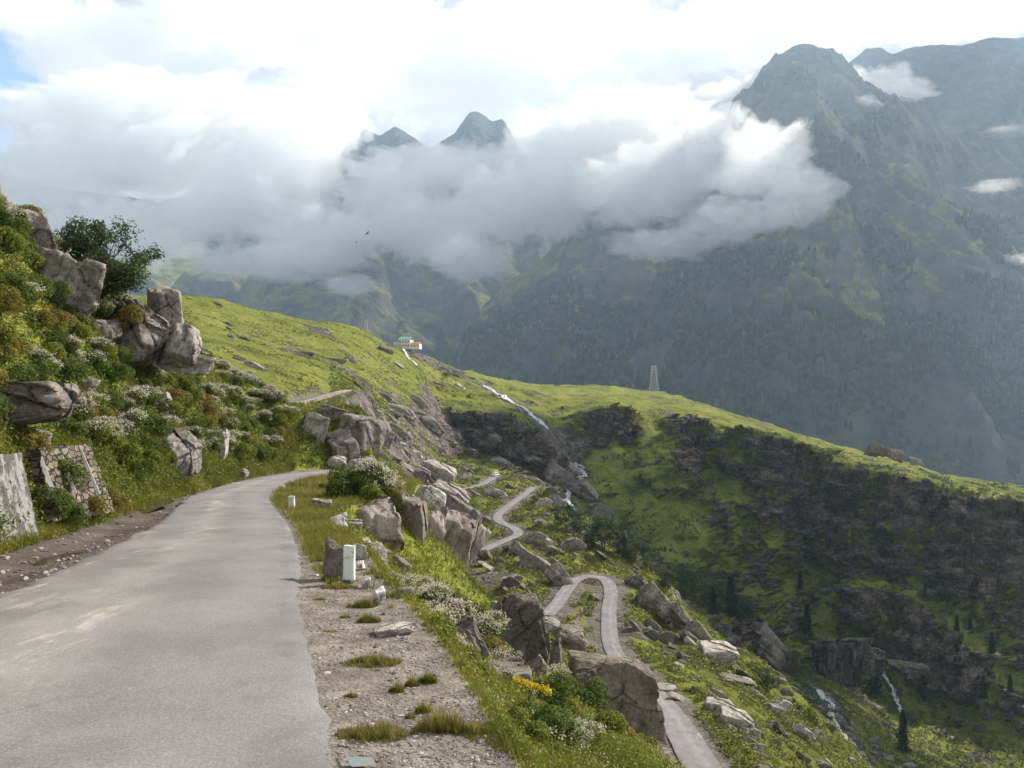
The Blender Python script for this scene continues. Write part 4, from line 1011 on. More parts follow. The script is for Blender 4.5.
tufts('undergrowth', X, Y, rs, 8, ([5, 12, 40], [.09, .2, .4]), 1.0, ([5, 12, 40], [.03, .055, .13]), LM['bright'], True)
X, Y, rs = scatter(9000, (330, 900), (4.2, 60), 4, lambda X, Y, px, r: in_slope(X, Y, px, r) & (fbm(X / 1.5, Y / 1.5, 2, 3) > .08))
tufts('undergrowth', X, Y, rs, 8, ([5, 12, 40], [.10, .2, .35]), 1.0, ([5, 12, 40], [.025, .05, .10]), LM['rust'], True)
X, Y, rs = scatter(30000, (330, 900), (4.2, 60), 5, in_slope)
tufts('grass', X, Y, rs, 7, ([5, 12, 40], [.09, .15, .3]), .6, ([5, 12, 40], [.004, .007, .02]), LM['grass'], False)
# small white and yellow flowers in the slope grass
X, Y, rs = scatter(2600, (360, 900), (5, 40), 6, lambda X, Y, px, r: in_slope(X, Y, px, r) & (fbm(X / 1.2, Y / 1.2, 9, 3) > .1))
n = len(X); P = np.repeat(np.stack([X, Y, ground(X, Y) + np.interp(Y, [5, 40], [.16, .4])], 1), 5, 0) + rs.normal(size=(n * 5, 3)) * .025
Lq = np.interp(P[:, 1], [5, 40], [.018, .06])
link('wild_flowers', quads(P, Lq, Lq * .8, randn_dirs(rs, n * 5, .8), randn_dirs(rs, n * 5), rs.uniform(0, 1, n * 5), 'wild_flowers'), LM['flower'], kind='stuff')
# verge between road and drop: grassy from the tall post onwards, patchy on the gravel
edge_poly = rE
def in_verge(X, Y, px, r):
    xr = np.interp(Y, rE[:, 1][:700], rE[:, 0][:700]); e, s, a = side_dist(X, Y, EDGE)
    n = fbm(X / 1.0, Y / 1.0, 4, 3)
    cover = np.where(Y > 14.5, 0.6, np.where(Y > 11, 0.05, -0.22)) + n
    late = (Y > 14.0) & (X < xr + 0.25 + 0.3 * n) 
    ok = (X > xr + 0.10 + 0.25 * smooth01((14 - Y) / 3)) & (s > 0) & (Y < 62)
    return ok & (cover > 0.06)
X, Y, rs = scatter(60000, (250, 540), (4.6, 62), 7, in_verge)
tufts('grass', X, Y, rs, 8, ([5, 12, 30, 60], [.035, .09, .22, .35]), .7, ([5, 12, 30, 60], [.002, .005, .012, .02]), LM['grass'], False, zoff=0)
X, Y, rs = scatter(9000, (250, 440), (13, 62), 8, lambda X, Y, px, r: in_verge(X, Y, px, r) & (fbm(X / 1.7, Y / 1.7, 12, 3) > -.02))
tufts('undergrowth', X, Y, rs, 8, ([12, 30, 60], [.12, .26, .4]), 1.0, ([12, 30, 60], [.03, .07, .12]), LM['bright'], True)
# tussocks on the gravel that one can count
def tussock(px, py, w, h, label, dense=900):
    p = hit(px, py); rs = np.random.RandomState(int(px)); n = dense
    a = rs.uniform(0, 6.28, n); r = np.sqrt(rs.uniform(0, 1, n)); rm = 1 + .55 * fbm(np.cos(a) * 1.5 + px, np.sin(a) * 1.5, 3, 3)
    base = np.stack([np.cos(a) * r * w * .5 * rm, np.sin(a) * r * w * .26 * rm, np.zeros(n)], 1); n_t = fbm(base[:, 0] / .09 + px, base[:, 1] / .09, 2, 3)
    lean = randn_dirs(rs, n); lean[:, 2] = 0; hh = h * rs.uniform(.3, 1.2, n) * (1 - .6 * r) * (1 + 1.3 * n_t) * (n_t > -.25)
    tip = base + lean * (hh * .5)[:, None] + np.array([0, 0, 1]) * hh[:, None]; wv = np.cross(lean, [0, 0, 1]) * .0035
    v = np.stack([base - wv, base + wv, tip], 1).reshape(-1, 3)
    o = link('grass_tussock', raw_mesh('grass_tussock', v, np.arange(len(v)).reshape(-1, 3), {'tint': np.repeat(np.clip(.45 + n_t + rs.normal(size=n) * .2, 0, 1), 3)}), LM['grass'])
    o.location = (p[0], p[1], p[2]); o['label'] = label; o['category'] = 'tussock'; o['group'] = 'grass tussocks on the gravel shoulder'
for a in [(374, 664, .55, .09, 'long flat tussock across the gravel beyond the flat pale slab', 2600), (376, 736, .52, .09, 'long dark tussock nearest the blue paint mark', 2600),
          (396, 692, .13, .10, 'small round tussock mid shoulder, left of its twin', 500), (412, 686, .12, .10, 'small round tussock mid shoulder, right of its twin', 500),
          (424, 712, .14, .10, 'bright round tussock on the pale concrete patch', 500), (442, 730, .32, .16, 'tall tussock with seed heads at the concrete edge', 1800),
          (470, 732, .30, .09, 'low leafy mat beside the tall tussock at the shoulder corner', 1500), (409, 718, .10, .05, 'tiny tussock left of the concrete patch', 250),
          (362, 607, .35, .14, 'tussock between the tall post and the gravel', 1500), (345, 618, .14, .05, 'small dry tussock on the open gravel below the post', 300),
          (330, 632, .2, .03, 'thin dry tuft near the asphalt edge', 260), (369, 622, .25, .12, 'green tussock beside the nearest patchy stone', 1200), (428, 683, .16, .13, 'weedy tussock on the shoulder edge right of the twins', 700),
          (351, 697, .12, .05, 'small brown tuft by the asphalt edge mid shoulder', 250), (460, 668, .14, .14, 'yellow green tussock leaning over the shoulder edge', 500), (320, 600, .2, .04, 'tuft in front of the knee high boulder', 400), (338, 588, .5, .08, 'grass mat at the foot of the tall post', 2400)]:
    tussock(*a)
# loose gravel on the shoulder and stones in the mud
def pebbles(name, n, keepf, pxr, yr, seed, smin, smax, mat):
    X, Y, rs = scatter(n, pxr, yr, seed, keepf); m = len(X)
    v, f = ico_arrays(1); sz = np.exp(rs.uniform(np.log(smin), np.log(smax), m)) * np.interp(Y, [4, 14, 60], [1, 1.5, 2.5])
    asp = rs.uniform(.5, 1.2, (m, 3)) * np.array([1, 1, .6]); ang = rs.uniform(0, 6.28, m)
    vv = v[None] * asp[:, None] * (1 + rs.uniform(-.25, .25, (m, len(v), 1)))
    x = vv[..., 0] * np.cos(ang)[:, None] - vv[..., 1] * np.sin(ang)[:, None]; y = vv[..., 0] * np.sin(ang)[:, None] + vv[..., 1] * np.cos(ang)[:, None]
    P = np.stack([x, y, vv[..., 2]], -1) * sz[:, None, None] + np.stack([X, Y, ground(X, Y) + sz * .1], 1)[:, None]
    ff = (f[None] + (np.arange(m) * len(v))[:, None, None]).reshape(-1, 3)
    link(name, raw_mesh(name, P.reshape(-1, 3), ff, {'tint': np.repeat(rs.uniform(0, 1, m), len(v))}), mat, kind='stuff')
gm, gnt, gb = material('loose_gravel'); gnt.put(gb.inputs['Base Color'], gnt.ramp(gnt.attr('tint'), [(0, (0.11, 0.10, 0.09)), (.6, (0.24, 0.22, 0.20)), (.93, (0.36, 0.33, 0.30)), (1.0, (0.55, 0.53, 0.5))]))
def in_should(X, Y, px, r):
    xr = np.interp(Y, rE[:, 1][:700], rE[:, 0][:700]); e, s, a = side_dist(X, Y, EDGE)
    return (X > xr - 0.04) & (s > 0) & (Y < 20) & (fbm(X / .8, Y / .8, 17, 3) > -0.12)
pebbles('gravel', 12000, in_should, (280, 560), (4.3, 15), 21, .004, .014, gm)
pebbles('gravel', 900, in_should, (280, 560), (4.3, 15), 22, .012, .030, gm)
def in_mud(X, Y, px, r):
    xl = np.interp(Y, lE[:, 1][:700], lE[:, 0][:700]); d, s, a = side_dist(X, Y, BANK)
    return (X < xl + 0.05) & (s < 0) & (Y < 60)
pebbles('gravel', 3500, in_mud, (-150, 300), (7, 55), 23, .01, .05, gm)
for k_ in ('forest', 'conifer'):
    b_ = LM[k_].node_tree.nodes['Principled BSDF']; b_.inputs['Roughness'].default_value = 1.0; b_.inputs['Specular IOR Level'].default_value = 0.0
# ------------------------------------------------------------------ walls along the bank
def masonry(name, base, mortar, sc, white=0.0):
    m, nt, b = material(name); tc = nt.new('ShaderNodeTexCoord').outputs['UV']
    br = nt.new('ShaderNodeTexBrick'); nt.put(br.inputs['Vector'], nt.vmath('ADD', tc, nt.vmath('SCALE', nt.comb(nt.noise(tc, 3.0, 4), nt.noise(tc, 3.7, 4), 0.0), None, 0.10)))
    br.inputs['Color1'].default_value = (*[c * .75 for c in base], 1); br.inputs['Color2'].default_value = (*[min(1, c * 1.3) for c in base], 1); br.inputs['Mortar'].default_value = (*mortar, 1)
    br.inputs['Scale'].default_value = sc; br.inputs['Mortar Size'].default_value = 0.02; br.inputs['Mortar Smooth'].default_value = 0.3
    c = nt.mix(1.0, br.outputs['Color'], nt.ramp(nt.noise(tc, 8, 6, 0.7), [(0.3, 0.55), (0.7, 1.35)]), 'MULTIPLY')
    if white:
        st = nt.noise(nt.vmath('MULTIPLY', tc, (2.6, 1.3, 1)), 1.0, 7, 0.72)
        c = nt.mix(nt.sstep(st, 0.54, 0.46), c, (0.30, 0.295, 0.28))
    nt.put(b.inputs['Base Color'], c)
    nt.put(b.inputs['Normal'], nt.bump(nt.math('ADD', nt.math('MULTIPLY', br.outputs['Fac'], -1.0), nt.noise(tc, 14, 5, 0.7)), 0.9, 0.03)); return m
def plaster(name):
    m, nt, b = material(name); tc = nt.new('ShaderNodeTexCoord').outputs['UV']
    st = nt.noise(nt.vmath('MULTIPLY', tc, (1.6, 0.8, 1)), 1.6, 8, 0.75); run = nt.noise(nt.vmath('MULTIPLY', tc, (6.0, 0.5, 1)), 1.0, 5, 0.7)
    c = nt.mix(nt.sstep(nt.math('ADD', st, nt.math('MULTIPLY', nt.math('SUBTRACT', run, 0.5), 0.5)), 0.54, 0.46), (0.085, 0.082, 0.078), (0.25, 0.245, 0.235))
    c = nt.mix(1.0, c, nt.ramp(nt.noise(tc, 14, 6, 0.7), [(0.3, 0.7), (0.7, 1.25)]), 'MULTIPLY')
    nt.put(b.inputs['Base Color'], c); nt.put(b.inputs['Normal'], nt.bump(nt.math('ADD', nt.noise(tc, 5, 7, 0.7), nt.math('MULTIPLY', st, .6)), 0.8, 0.05)); return m
def rubble(name, lo, hi, sc):
    m, nt, b = material(name); tc = nt.new('ShaderNodeTexCoord').outputs['UV']
    gp_ = nt.new('ShaderNodeNewGeometry').outputs['Position']
    w_ = nt.vmath('ADD', nt.vmath('MULTIPLY', gp_, (1.0, 1.0, 1.7)), nt.vmath('SCALE', nt.comb(nt.noise(tc, 3.0, 4), nt.noise(tc, 3.7, 4), 0.0), None, 0.12))
    e_ = nt.voro(w_, sc, 'DISTANCE_TO_EDGE', .8); cc = nt.sepz(nt.voro(w_, sc, 'F1', .8, 'Color'))[0]
    c = nt.mix(cc, lo, hi); c = nt.mix(nt.sstep(e_, 0.09, 0.02), c, (0.03, 0.027, 0.022))
    c = nt.mix(1.0, c, nt.ramp(nt.noise(tc, 9, 6, 0.7), [(0.3, 0.6), (0.7, 1.35)]), 'MULTIPLY')
    c = nt.mix(nt.math('MULTIPLY', nt.sstep(nt.noise(tc, 1.6, 6, 0.7), 0.52, 0.60), .8), c, (0.10, 0.12, 0.03))
    nt.put(b.inputs['Base Color'], c); nt.put(b.inputs['Normal'], nt.bump(nt.math('ADD', nt.sstep(e_, 0.0, 0.14), nt.math('MULTIPLY', nt.noise(tc, 14, 5, 0.7), .4)), 1.0, 0.08)); return m
def slab_between(name, bl, br_, tr, tl, thick, mat, parent, n=14, rough=0.03, seed=0):
    """a wall body whose face has the four given corners, with real thickness behind it"""
    bl, br_, tr, tl = map(np.array, (bl, br_, tr, tl)); nn = np.cross(br_ - bl, tl - bl); nn /= np.linalg.norm(nn)
    if nn @ (bl + tr) > 0: nn = -nn
    u, v = np.meshgrid(np.linspace(0, 1, n * 2), np.linspace(0, 1, n))
    P = (bl * ((1 - u) * (1 - v))[..., None] + br_ * (u * (1 - v))[..., None] + tr * (u * v)[..., None] + tl * ((1 - u) * v)[..., None])
    w = np.linalg.norm(br_ - bl); h = np.linalg.norm(tl - bl)
    edge = np.minimum(np.minimum(u, 1 - u), np.minimum(v, 1 - v)) > 0.001
    P = P + nn * (rough * fbm(u * w * 3 + seed, v * h * 3, seed, 4))[..., None]
    P[..., 2] += (v > .999) * 0.05 * fbm(u * w * 3, u * 0, 3 + seed, 3)
    B = P - nn * thick
    nr, nc = u.shape; i = np.arange(nr * nc).reshape(nr, nc); k = nr * nc
    f = list(np.stack([i[:-1, :-1], i[:-1, 1:], i[1:, 1:], i[1:, :-1]], -1).reshape(-1, 4)) + list(np.stack([i[:-1, :-1], i[1:, :-1], i[1:, 1:], i[:-1, 1:]], -1).reshape(-1, 4) + k)
    for A in (i[0, :], i[:, -1], i[-1, ::-1], i[::-1, 0]):
        for a, b in zip(A[:-1], A[1:]): f.append((b, a, a + k, b + k))
    me = raw_mesh(name, np.concatenate([P.reshape(-1, 3), B.reshape(-1, 3)]), np.array(f))
    uv = me.uv_layers.new(name='UVMap'); U = np.stack([u * w, v * h], -1).reshape(-1, 2); U = np.concatenate([U, U])
    li = np.zeros(len(me.loops), np.int32); me.loops.foreach_get('vertex_index', li); uv.data.foreach_set('uv', U[li].astype(np.float32).ravel())
    return link(name, me, mat, parent)
def q(px, py, Y): return P3(px, py, Y)
def stripe(parent, a, b, w, mat, name='painted_stripe'):
    a, b = np.array(a), np.array(b); s_ = np.array([w / 2, 0, 0])
    return slab_between(name, a - s_, a + s_, b + s_, b - s_, 0.03, mat, parent, 6, 0.012, 4)
stripe_white = paint_material('stripe_white_paint', (0.70, 0.70, 0.67), (0.35, 0.32, 0.28), 0.5, 4.0)
e = bpy.data.objects.new('retaining_wall', None); C.objects.link(e); e['label'] = 'whitewashed concrete retaining wall end with black patches, at the far left above the mud verge'; e['category'] = 'retaining wall'
slab_between('wall_face', q(-330, 720, 8.2), q(44, 556, 16.8), q(21, 453, 17.9), q(-330, 475, 9.2), 0.9, plaster('whitewashed_wall'), e, 26, .05)
stripe(e, q(20, 548, 16.62), q(-2, 474, 17.0), .16, stripe_white)
e = bpy.data.objects.new('retaining_wall', None); C.objects.link(e); e['label'] = 'sloping rough brick coloured masonry wall with white painted stripes among the shrubs'; e['category'] = 'retaining wall'
slab_between('wall_face', q(54, 522, 18.0), q(116, 512, 21.7), q(90, 444, 22.4), q(38, 448, 18.8), 0.6, rubble('rubble_wall', (0.10, 0.075, 0.055), (0.25, 0.20, 0.16), 3.4), e, 26, .10, 3)
for (a, b) in (((55, 486, 18.2), (42, 452, 19.0)), ((78, 492, 19.4), (62, 450, 20.3)), ((101, 493, 20.8), (83, 449, 21.6))):
    stripe(e, np.array(q(*a)) + np.array([0, -.14, 0]), np.array(q(*b)) + np.array([0, -.14, 0]), .09, stripe_white)
# stone rows holding the upper track
e = bpy.data.objects.new('retaining_wall', None); C.objects.link(e); e['label'] = 'long low dry stone wall holding the upper track on the hillside'; e['category'] = 'retaining wall'
A_, B_ = trackW[6], trackW[28]
slab_between('wall_face', A_ + np.array([1.9, -1.9, -3.6]), B_ + np.array([1.6, -1.9, -2.0]), B_ + np.array([.8, -1.7, .25]), A_ + np.array([.8, -1.7, .3]), 0.7, rubble('dry_stone_wall', (0.20, 0.16, 0.12), (0.42, 0.36, 0.29), 1.1), e, 22, .3, 5)

# puddles, blue road paint
def puddle(px0, px1, py0, py1, label, col, seed):
    cx, cy_ = (px0 + px1) / 2, (py0 + py1) / 2; Yc = 1600 / (cy_ - 445); c = P3(cx, cy_, Yc)
    rx = (px1 - px0) / 2 / F * Yc; ry = abs(1600 / (py0 - 445) - 1600 / (py1 - 445)) / 2
    n = 48; a = np.linspace(0, 2 * np.pi, n, endpoint=False); r = 1 + .35 * fbm(np.cos(a) * 1.3 + seed, np.sin(a) * 1.3, seed, 3)
    X = c[0] + np.cos(a) * r * rx; Y = Yc + np.sin(a) * r * ry; z = max(float(ground(c[0], Yc)) + .02, float(np.median(ground(X, Y))) + .012)
    v = np.vstack([[c[0], Yc, z], np.stack([X, Y, np.full(n, z)], 1)]); f = np.array([(0, 1 + i, 1 + (i + 1) % n) for i in range(n)])
    m, nt, b = material('puddle_water'); b.inputs['Base Color'].default_value = (*col, 1); b.inputs['Roughness'].default_value = 0.06; b.inputs['Specular IOR Level'].default_value = 0.5
    link('puddle', raw_mesh('puddle', v, f), m, kind='structure')
puddle(42, 76, 551, 559, '', (0.07, 0.058, 0.045), 2)
puddle(122, 156, 503, 515, '', (0.06, 0.06, 0.035), 5)
m_, nt_, b_ = material('pale_blue_paint'); g_ = nt_.new('ShaderNodeNewGeometry').outputs['Position']
nt_.put(b_.inputs['Base Color'], nt_.mix(nt_.sstep(nt_.noise(g_, 22, 6, .75), .44, .56), (0.15, 0.25, 0.28), (0.22, 0.21, 0.19)))
pts = [(343, 754), (346, 757), (350, 764), (360, 763.5), (373, 764.5), (376, 772), (352, 774), (347, 766)]
v = []
for a, b in pts:
    Yq = 1600 / (b - 445); p = P3(a, b, Yq); v.append((p[0], p[1], max(float(ground(p[0], p[1])), float(zplane(Yq)) + .03) + .012))
me = bpy.data.meshes.new('painted_mark'); me.from_pydata(v, [], [tuple(range(len(v)))[::-1]])
o = link('painted_mark', me, m_); o['label'] = 'pale blue corner shaped paint mark at the asphalt edge at the bottom'; o['category'] = 'paint mark'

# ------------------------------------------------------------------ hillside rocks, each one its own
G_HILL = 'rocks scattered over the lower hillside'
HP = []
for i, (sz, kw) in enumerate([((1, .7, .45), dict(planes=8)), ((1, .5, .3), dict(planes=7, strata=.02)), ((1, .8, .7), dict(planes=9)), ((1, .45, .4), dict(planes=6, strata=.03)),
                              ((1, .6, .22), dict(planes=8)), ((1, .75, .55), dict(planes=10, strata=.02)), ((1, .4, .5), dict(planes=7)), ((1, .65, .35), dict(planes=12))]):
    HP.append(rock_mesh(sz, 300 + i, 5, rough=.05, squareness=.5, name='boulder', **kw)); HP[-1].materials.append(RM['far'])
HP_pale = [m.copy() for m in HP[:5]]
for m in HP_pale: m.materials.clear(); m.materials.append(RM['farpale'])
SHAPE = ['wedge shaped rock', 'long layered slab', 'blocky boulder', 'long narrow rock rib', 'thin flat slab', 'rounded layered boulder', 'upright rock blade', 'low lumpy rock']
HM = [((450, 470), 'left of the topmost stretch of low road'), ((500, 500), 'between the two upper stretches of low road'), ((480, 530), 'above the straight stretch of low road'), ((400, 450), 'on the slope behind the flowering bush'),
      ((540, 560), 'on the slope below the kinked road stretch'), ((440, 440), 'on the upper left hillside'), ((520, 600), 'above the left arm of the hairpin'), ((590, 610), 'inside the hairpin'), ((640, 620), 'right of the hairpin'),
      ((680, 680), 'on the green slope beyond the huge brown slab'), ((740, 720), 'on the green slope right of the lowest road'), ((640, 560), 'by the dark trees above the gully'), ((720, 640), 'along the hillside rim above the gully'),
      ((560, 500), 'on the rim under the waterfall'), ((790, 740), 'low on the green slope near the bottom'), ((830, 690), 'beside the rushing stream in the valley'), ((900, 720), 'on the valley floor right of the stream'),
      ((960, 740), 'in the boulder field at the lower right'), ((690, 520), 'in the shaded green bowl'), ((480, 420), 'on the grass above the dark cliff'), ((360, 410), 'near the end of the upper track'), ((800, 420), 'on the plateau edge'), ((300, 350), 'on the upper green hill'), ((390, 358), 'on the stony mound of the lodge')]
SIZEW = ['hulking', 'large', 'medium', 'small', 'tiny']
TONE = ['grey', 'weathered grey', 'brownish', 'cracked', 'half buried', 'mossy', 'tilted', 'sharp edged', 'worn', 'lone', 'clustered', 'lichen spotted', 'slanting', 'broken', 'dull', 'flat lying', 'stepped', 'smooth faced', 'rough faced', 'grass ringed']
seenl = {}
def hill_rock(x, y, size, k, pale, rot, sz=1.0):
    z = float(ground(x, y)); px, py = 512 + F * x / y, 384 - F * z / y
    o = bpy.data.objects.new('boulder', (HP_pale if pale else HP)[k % (5 if pale else 8)]); C.objects.link(o)
    o.location = (x, y, z + size * .05); o.rotation_euler = [R(a) for a in rot]; o.scale = (size, size, size * sz)
    mk = min(HM, key=lambda m: (m[0][0] - px) ** 2 + (m[0][1] - py) ** 2)[1]; wpx = size / y * F
    sw = SIZEW[0 if wpx > 36 else 1 if wpx > 22 else 2 if wpx > 13 else 3 if wpx > 8 else 4]
    base = (sw, 'pale' if pale else '', SHAPE[k % (5 if pale else 8)], mk); n = seenl.get(base, 0); seenl[base] = n + 1
    tone = (TONE[(n + k * 3) % 20] + ' ') if n or not pale else ''
    o['label'] = ' '.join(('%s %s%s %s %s' % (sw, tone, 'pale' if pale else '', SHAPE[k % (5 if pale else 8)], mk)).split()); o['category'] = 'boulder'; o['group'] = G_HILL
    return o
# the ones that read individually in the photo: px, py, width px, proto, pale, y-tilt, height factor
for a in [(405,418,44,1,0,32,1),(432,432,50,1,0,34,1),(418,405,26,3,0,32,1),(455,445,34,1,0,32,1),(470,455,30,3,0,35,1),(398,435,34,3,0,30,1),(440,478,40,0,1,28,1),(415,478,34,0,0,20,1.2),(408,492,28,2,1,20,1),
          (430,492,22,2,1,10,1),(446,505,48,0,0,35,1.5),(465,520,50,6,0,38,1.2),(458,500,40,3,0,30,1),(500,498,30,1,1,25,1.2),(490,525,30,1,0,40,1),(520,555,30,3,0,42,1),(486,560,22,5,0,40,1),(548,545,26,1,1,38,1.1),(555,553,24,1,0,38,1),
          (538,570,46,6,0,35,1),(560,585,44,3,0,50,1.3),(470,600,22,4,1,50,1.2),(512,608,26,0,0,45,1.2),(525,590,18,4,0,40,1),(596,600,14,0,0,40,1),(575,645,40,3,0,30,1),(605,560,24,4,0,38,1),(640,590,30,5,0,40,1.2),(655,612,50,3,0,42,1.5),
          (678,628,46,5,0,42,1.3),(700,640,40,3,0,45,1.3),(718,660,46,0,1,12,1.1),(636,630,20,4,1,55,1),(652,636,18,0,0,50,1),(668,642,24,2,0,25,1),(690,640,24,5,0,30,1),(768,655,64,3,0,45,1.2),(778,668,54,3,0,42,1),(735,683,36,4,0,14,1),
          (663,690,32,4,1,5,1),(680,700,22,4,1,25,1),(720,712,34,0,1,14,1.2),(735,726,42,0,1,25,1.2),(750,738,26,2,1,25,1),(758,752,22,2,1,20,1),(775,712,18,0,1,25,1.3),(775,732,22,1,1,40,1.5),(808,740,34,1,1,40,1.4),(797,715,10,2,1,0,1),
          (560,482,46,3,0,28,1.2),(540,472,34,1,0,30,1.2),(508,470,34,1,0,30,1.2),(585,500,40,5,0,38,1.1),(600,520,36,2,0,38,1),(612,532,30,5,0,40,1),(575,475,30,3,0,35,1),(488,440,30,3,0,33,1),(500,452,40,1,0,33,1),
          (340,362,20,0,0,8,.6),(310,355,16,0,0,10,.6),(385,352,18,5,0,10,.8),(245,340,16,1,0,14,.6),(255,368,22,7,1,30,.5),(240,360,14,7,1,24,.5)]:
    px, py, w, k, pale, ty, sz = a
    p = hit(px, py, 68); s_ = w / F * p[1] * 1.08
    hill_rock(p[0], p[1] + s_ * .1, s_, k, pale, (rng.uniform(-8, 8), ty, rng.uniform(-14, 22)), sz)
# the rest of the field
cnt = 0; pos = []
zones = [((380, 640), (75, 330), 115), ((600, 860), (80, 165), 70), ((560, 1030), (228, 345), 60), ((350, 520), (180, 420), 14), ((200, 480), (220, 560), 10)]
for (pr, yr, n) in zones:
    c_ = 0
    for tr in range(12000):
        if c_ >= n: break
        px = rng.uniform(*pr); Y = math.exp(rng.uniform(math.log(yr[0]), math.log(yr[1]))); x = (px - 512) / F * Y
        z = float(ground(x, Y)); py = 384 - F * z / Y
        if py > 790 or fbm(np.array([x / 14]), np.array([Y / 14]), 7, 3)[0] < -0.14: continue
        r_, c0 = gidx(px, Y)
        if roadd[int(r_), int(c0)] < 5 + Y * .008: continue
        if abs(hit(px, py, 66)[1] - Y) > Y * .05: continue
        if Y > 228 and px > 560 and abs(Y - float(np.interp(px, PXS, gully_y[0]))) > 45: continue
        s_ = math.exp(rng.uniform(math.log(9), math.log(32 if Y < 230 else 24))) / F * Y
        if any((x - q_[0]) ** 2 + (Y - q_[1]) ** 2 < (s_ * .5 + q_[2] * .5) ** 2 for q_ in pos): continue
        pos.append((x, Y, s_)); k = rng.randint(8); pale = rng.uniform() < .34
        hill_rock(x, Y, s_, k, pale, (rng.uniform(-12, 12), rng.uniform(18, 44) if px < 860 else rng.uniform(-10, 20), rng.uniform(-25, 35)), rng.uniform(.8, 1.3)); c_ += 1
    cnt += c_
print('hill rocks', cnt)
# rock ruins on the plateau edge and wet slabs in the gully
for (px, py, w, h, Y, mat, lab, ry) in [(877, 450, 24, 18, 505, 'brown', 'angular dark crag standing on the plateau rim', 20), (895, 455, 24, 14, 500, 'brown', 'low dark crag beside the angular crag on the plateau rim', 10), (915, 461, 22, 9, 495, 'grey', 'grass topped block on the plateau rim, right of the crags', 5),
                                 (842, 657, 70, 56, 352, 'streak', 'wet dark cliff slab with pale vertical streaks above the rushing stream', 0), (912, 671, 50, 22, 322, 'streak', 'small wet dark slab right of the streaked cliff', 0), (874, 664, 34, 34, 348, 'streak', 'grey slab beside the wet streaked cliff', 5)]:
    rpx(px, py, Y, w, h, w / F * Y * .5, (0, ry, 12), int(px), mat, lab, group='crags above and below the shaded cliff', sub=6, squareness=.5, planes=11, rough=.09)

# ------------------------------------------------------------------ low plants on the hillsides (uncountable)
def vis_slope(X, Y, px, rs):
    r_, c_ = gidx(px, Y); r_ = r_.astype(int); c_ = c_.astype(int)
    return (roadd[r_, c_] > 2.9) & (rockmask[r_, c_] < 0.55) & (fbm(X / 9, Y / 9, 13, 4) > -.12)
X, Y, rs = scatter(60000, (330, 1040), (66, 345), 41, vis_slope)
tufts('ground_cover', X, Y, rs, 6, ([66, 345], [.45, 1.0]), 1.0, ([66, 345], [.32, .95]), LM['hill'], True)
X, Y, rs = scatter(26000, (150, 1040), (180, 560), 42, lambda X, Y, px, r: vis_slope(X, Y, px, r) & (fbm(X / 20, Y / 20, 3, 3) > .08))
tufts('ground_cover', X, Y, rs, 5, ([180, 560], [.5, .9]), 1.0, ([180, 560], [.5, 1.1]), LM['hill'], True)
X, Y, rs = scatter(16000, (560, 1060), (235, 520), 43, lambda X, Y, px, r: (fbm(X / 16, Y / 16, 23, 4) > .10))
tufts('ground_cover', X, Y, rs, 7, ([235, 520], [1.2, 2.2]), 1.0, ([235, 520], [.7, 1.4]), LM['tree'], True)

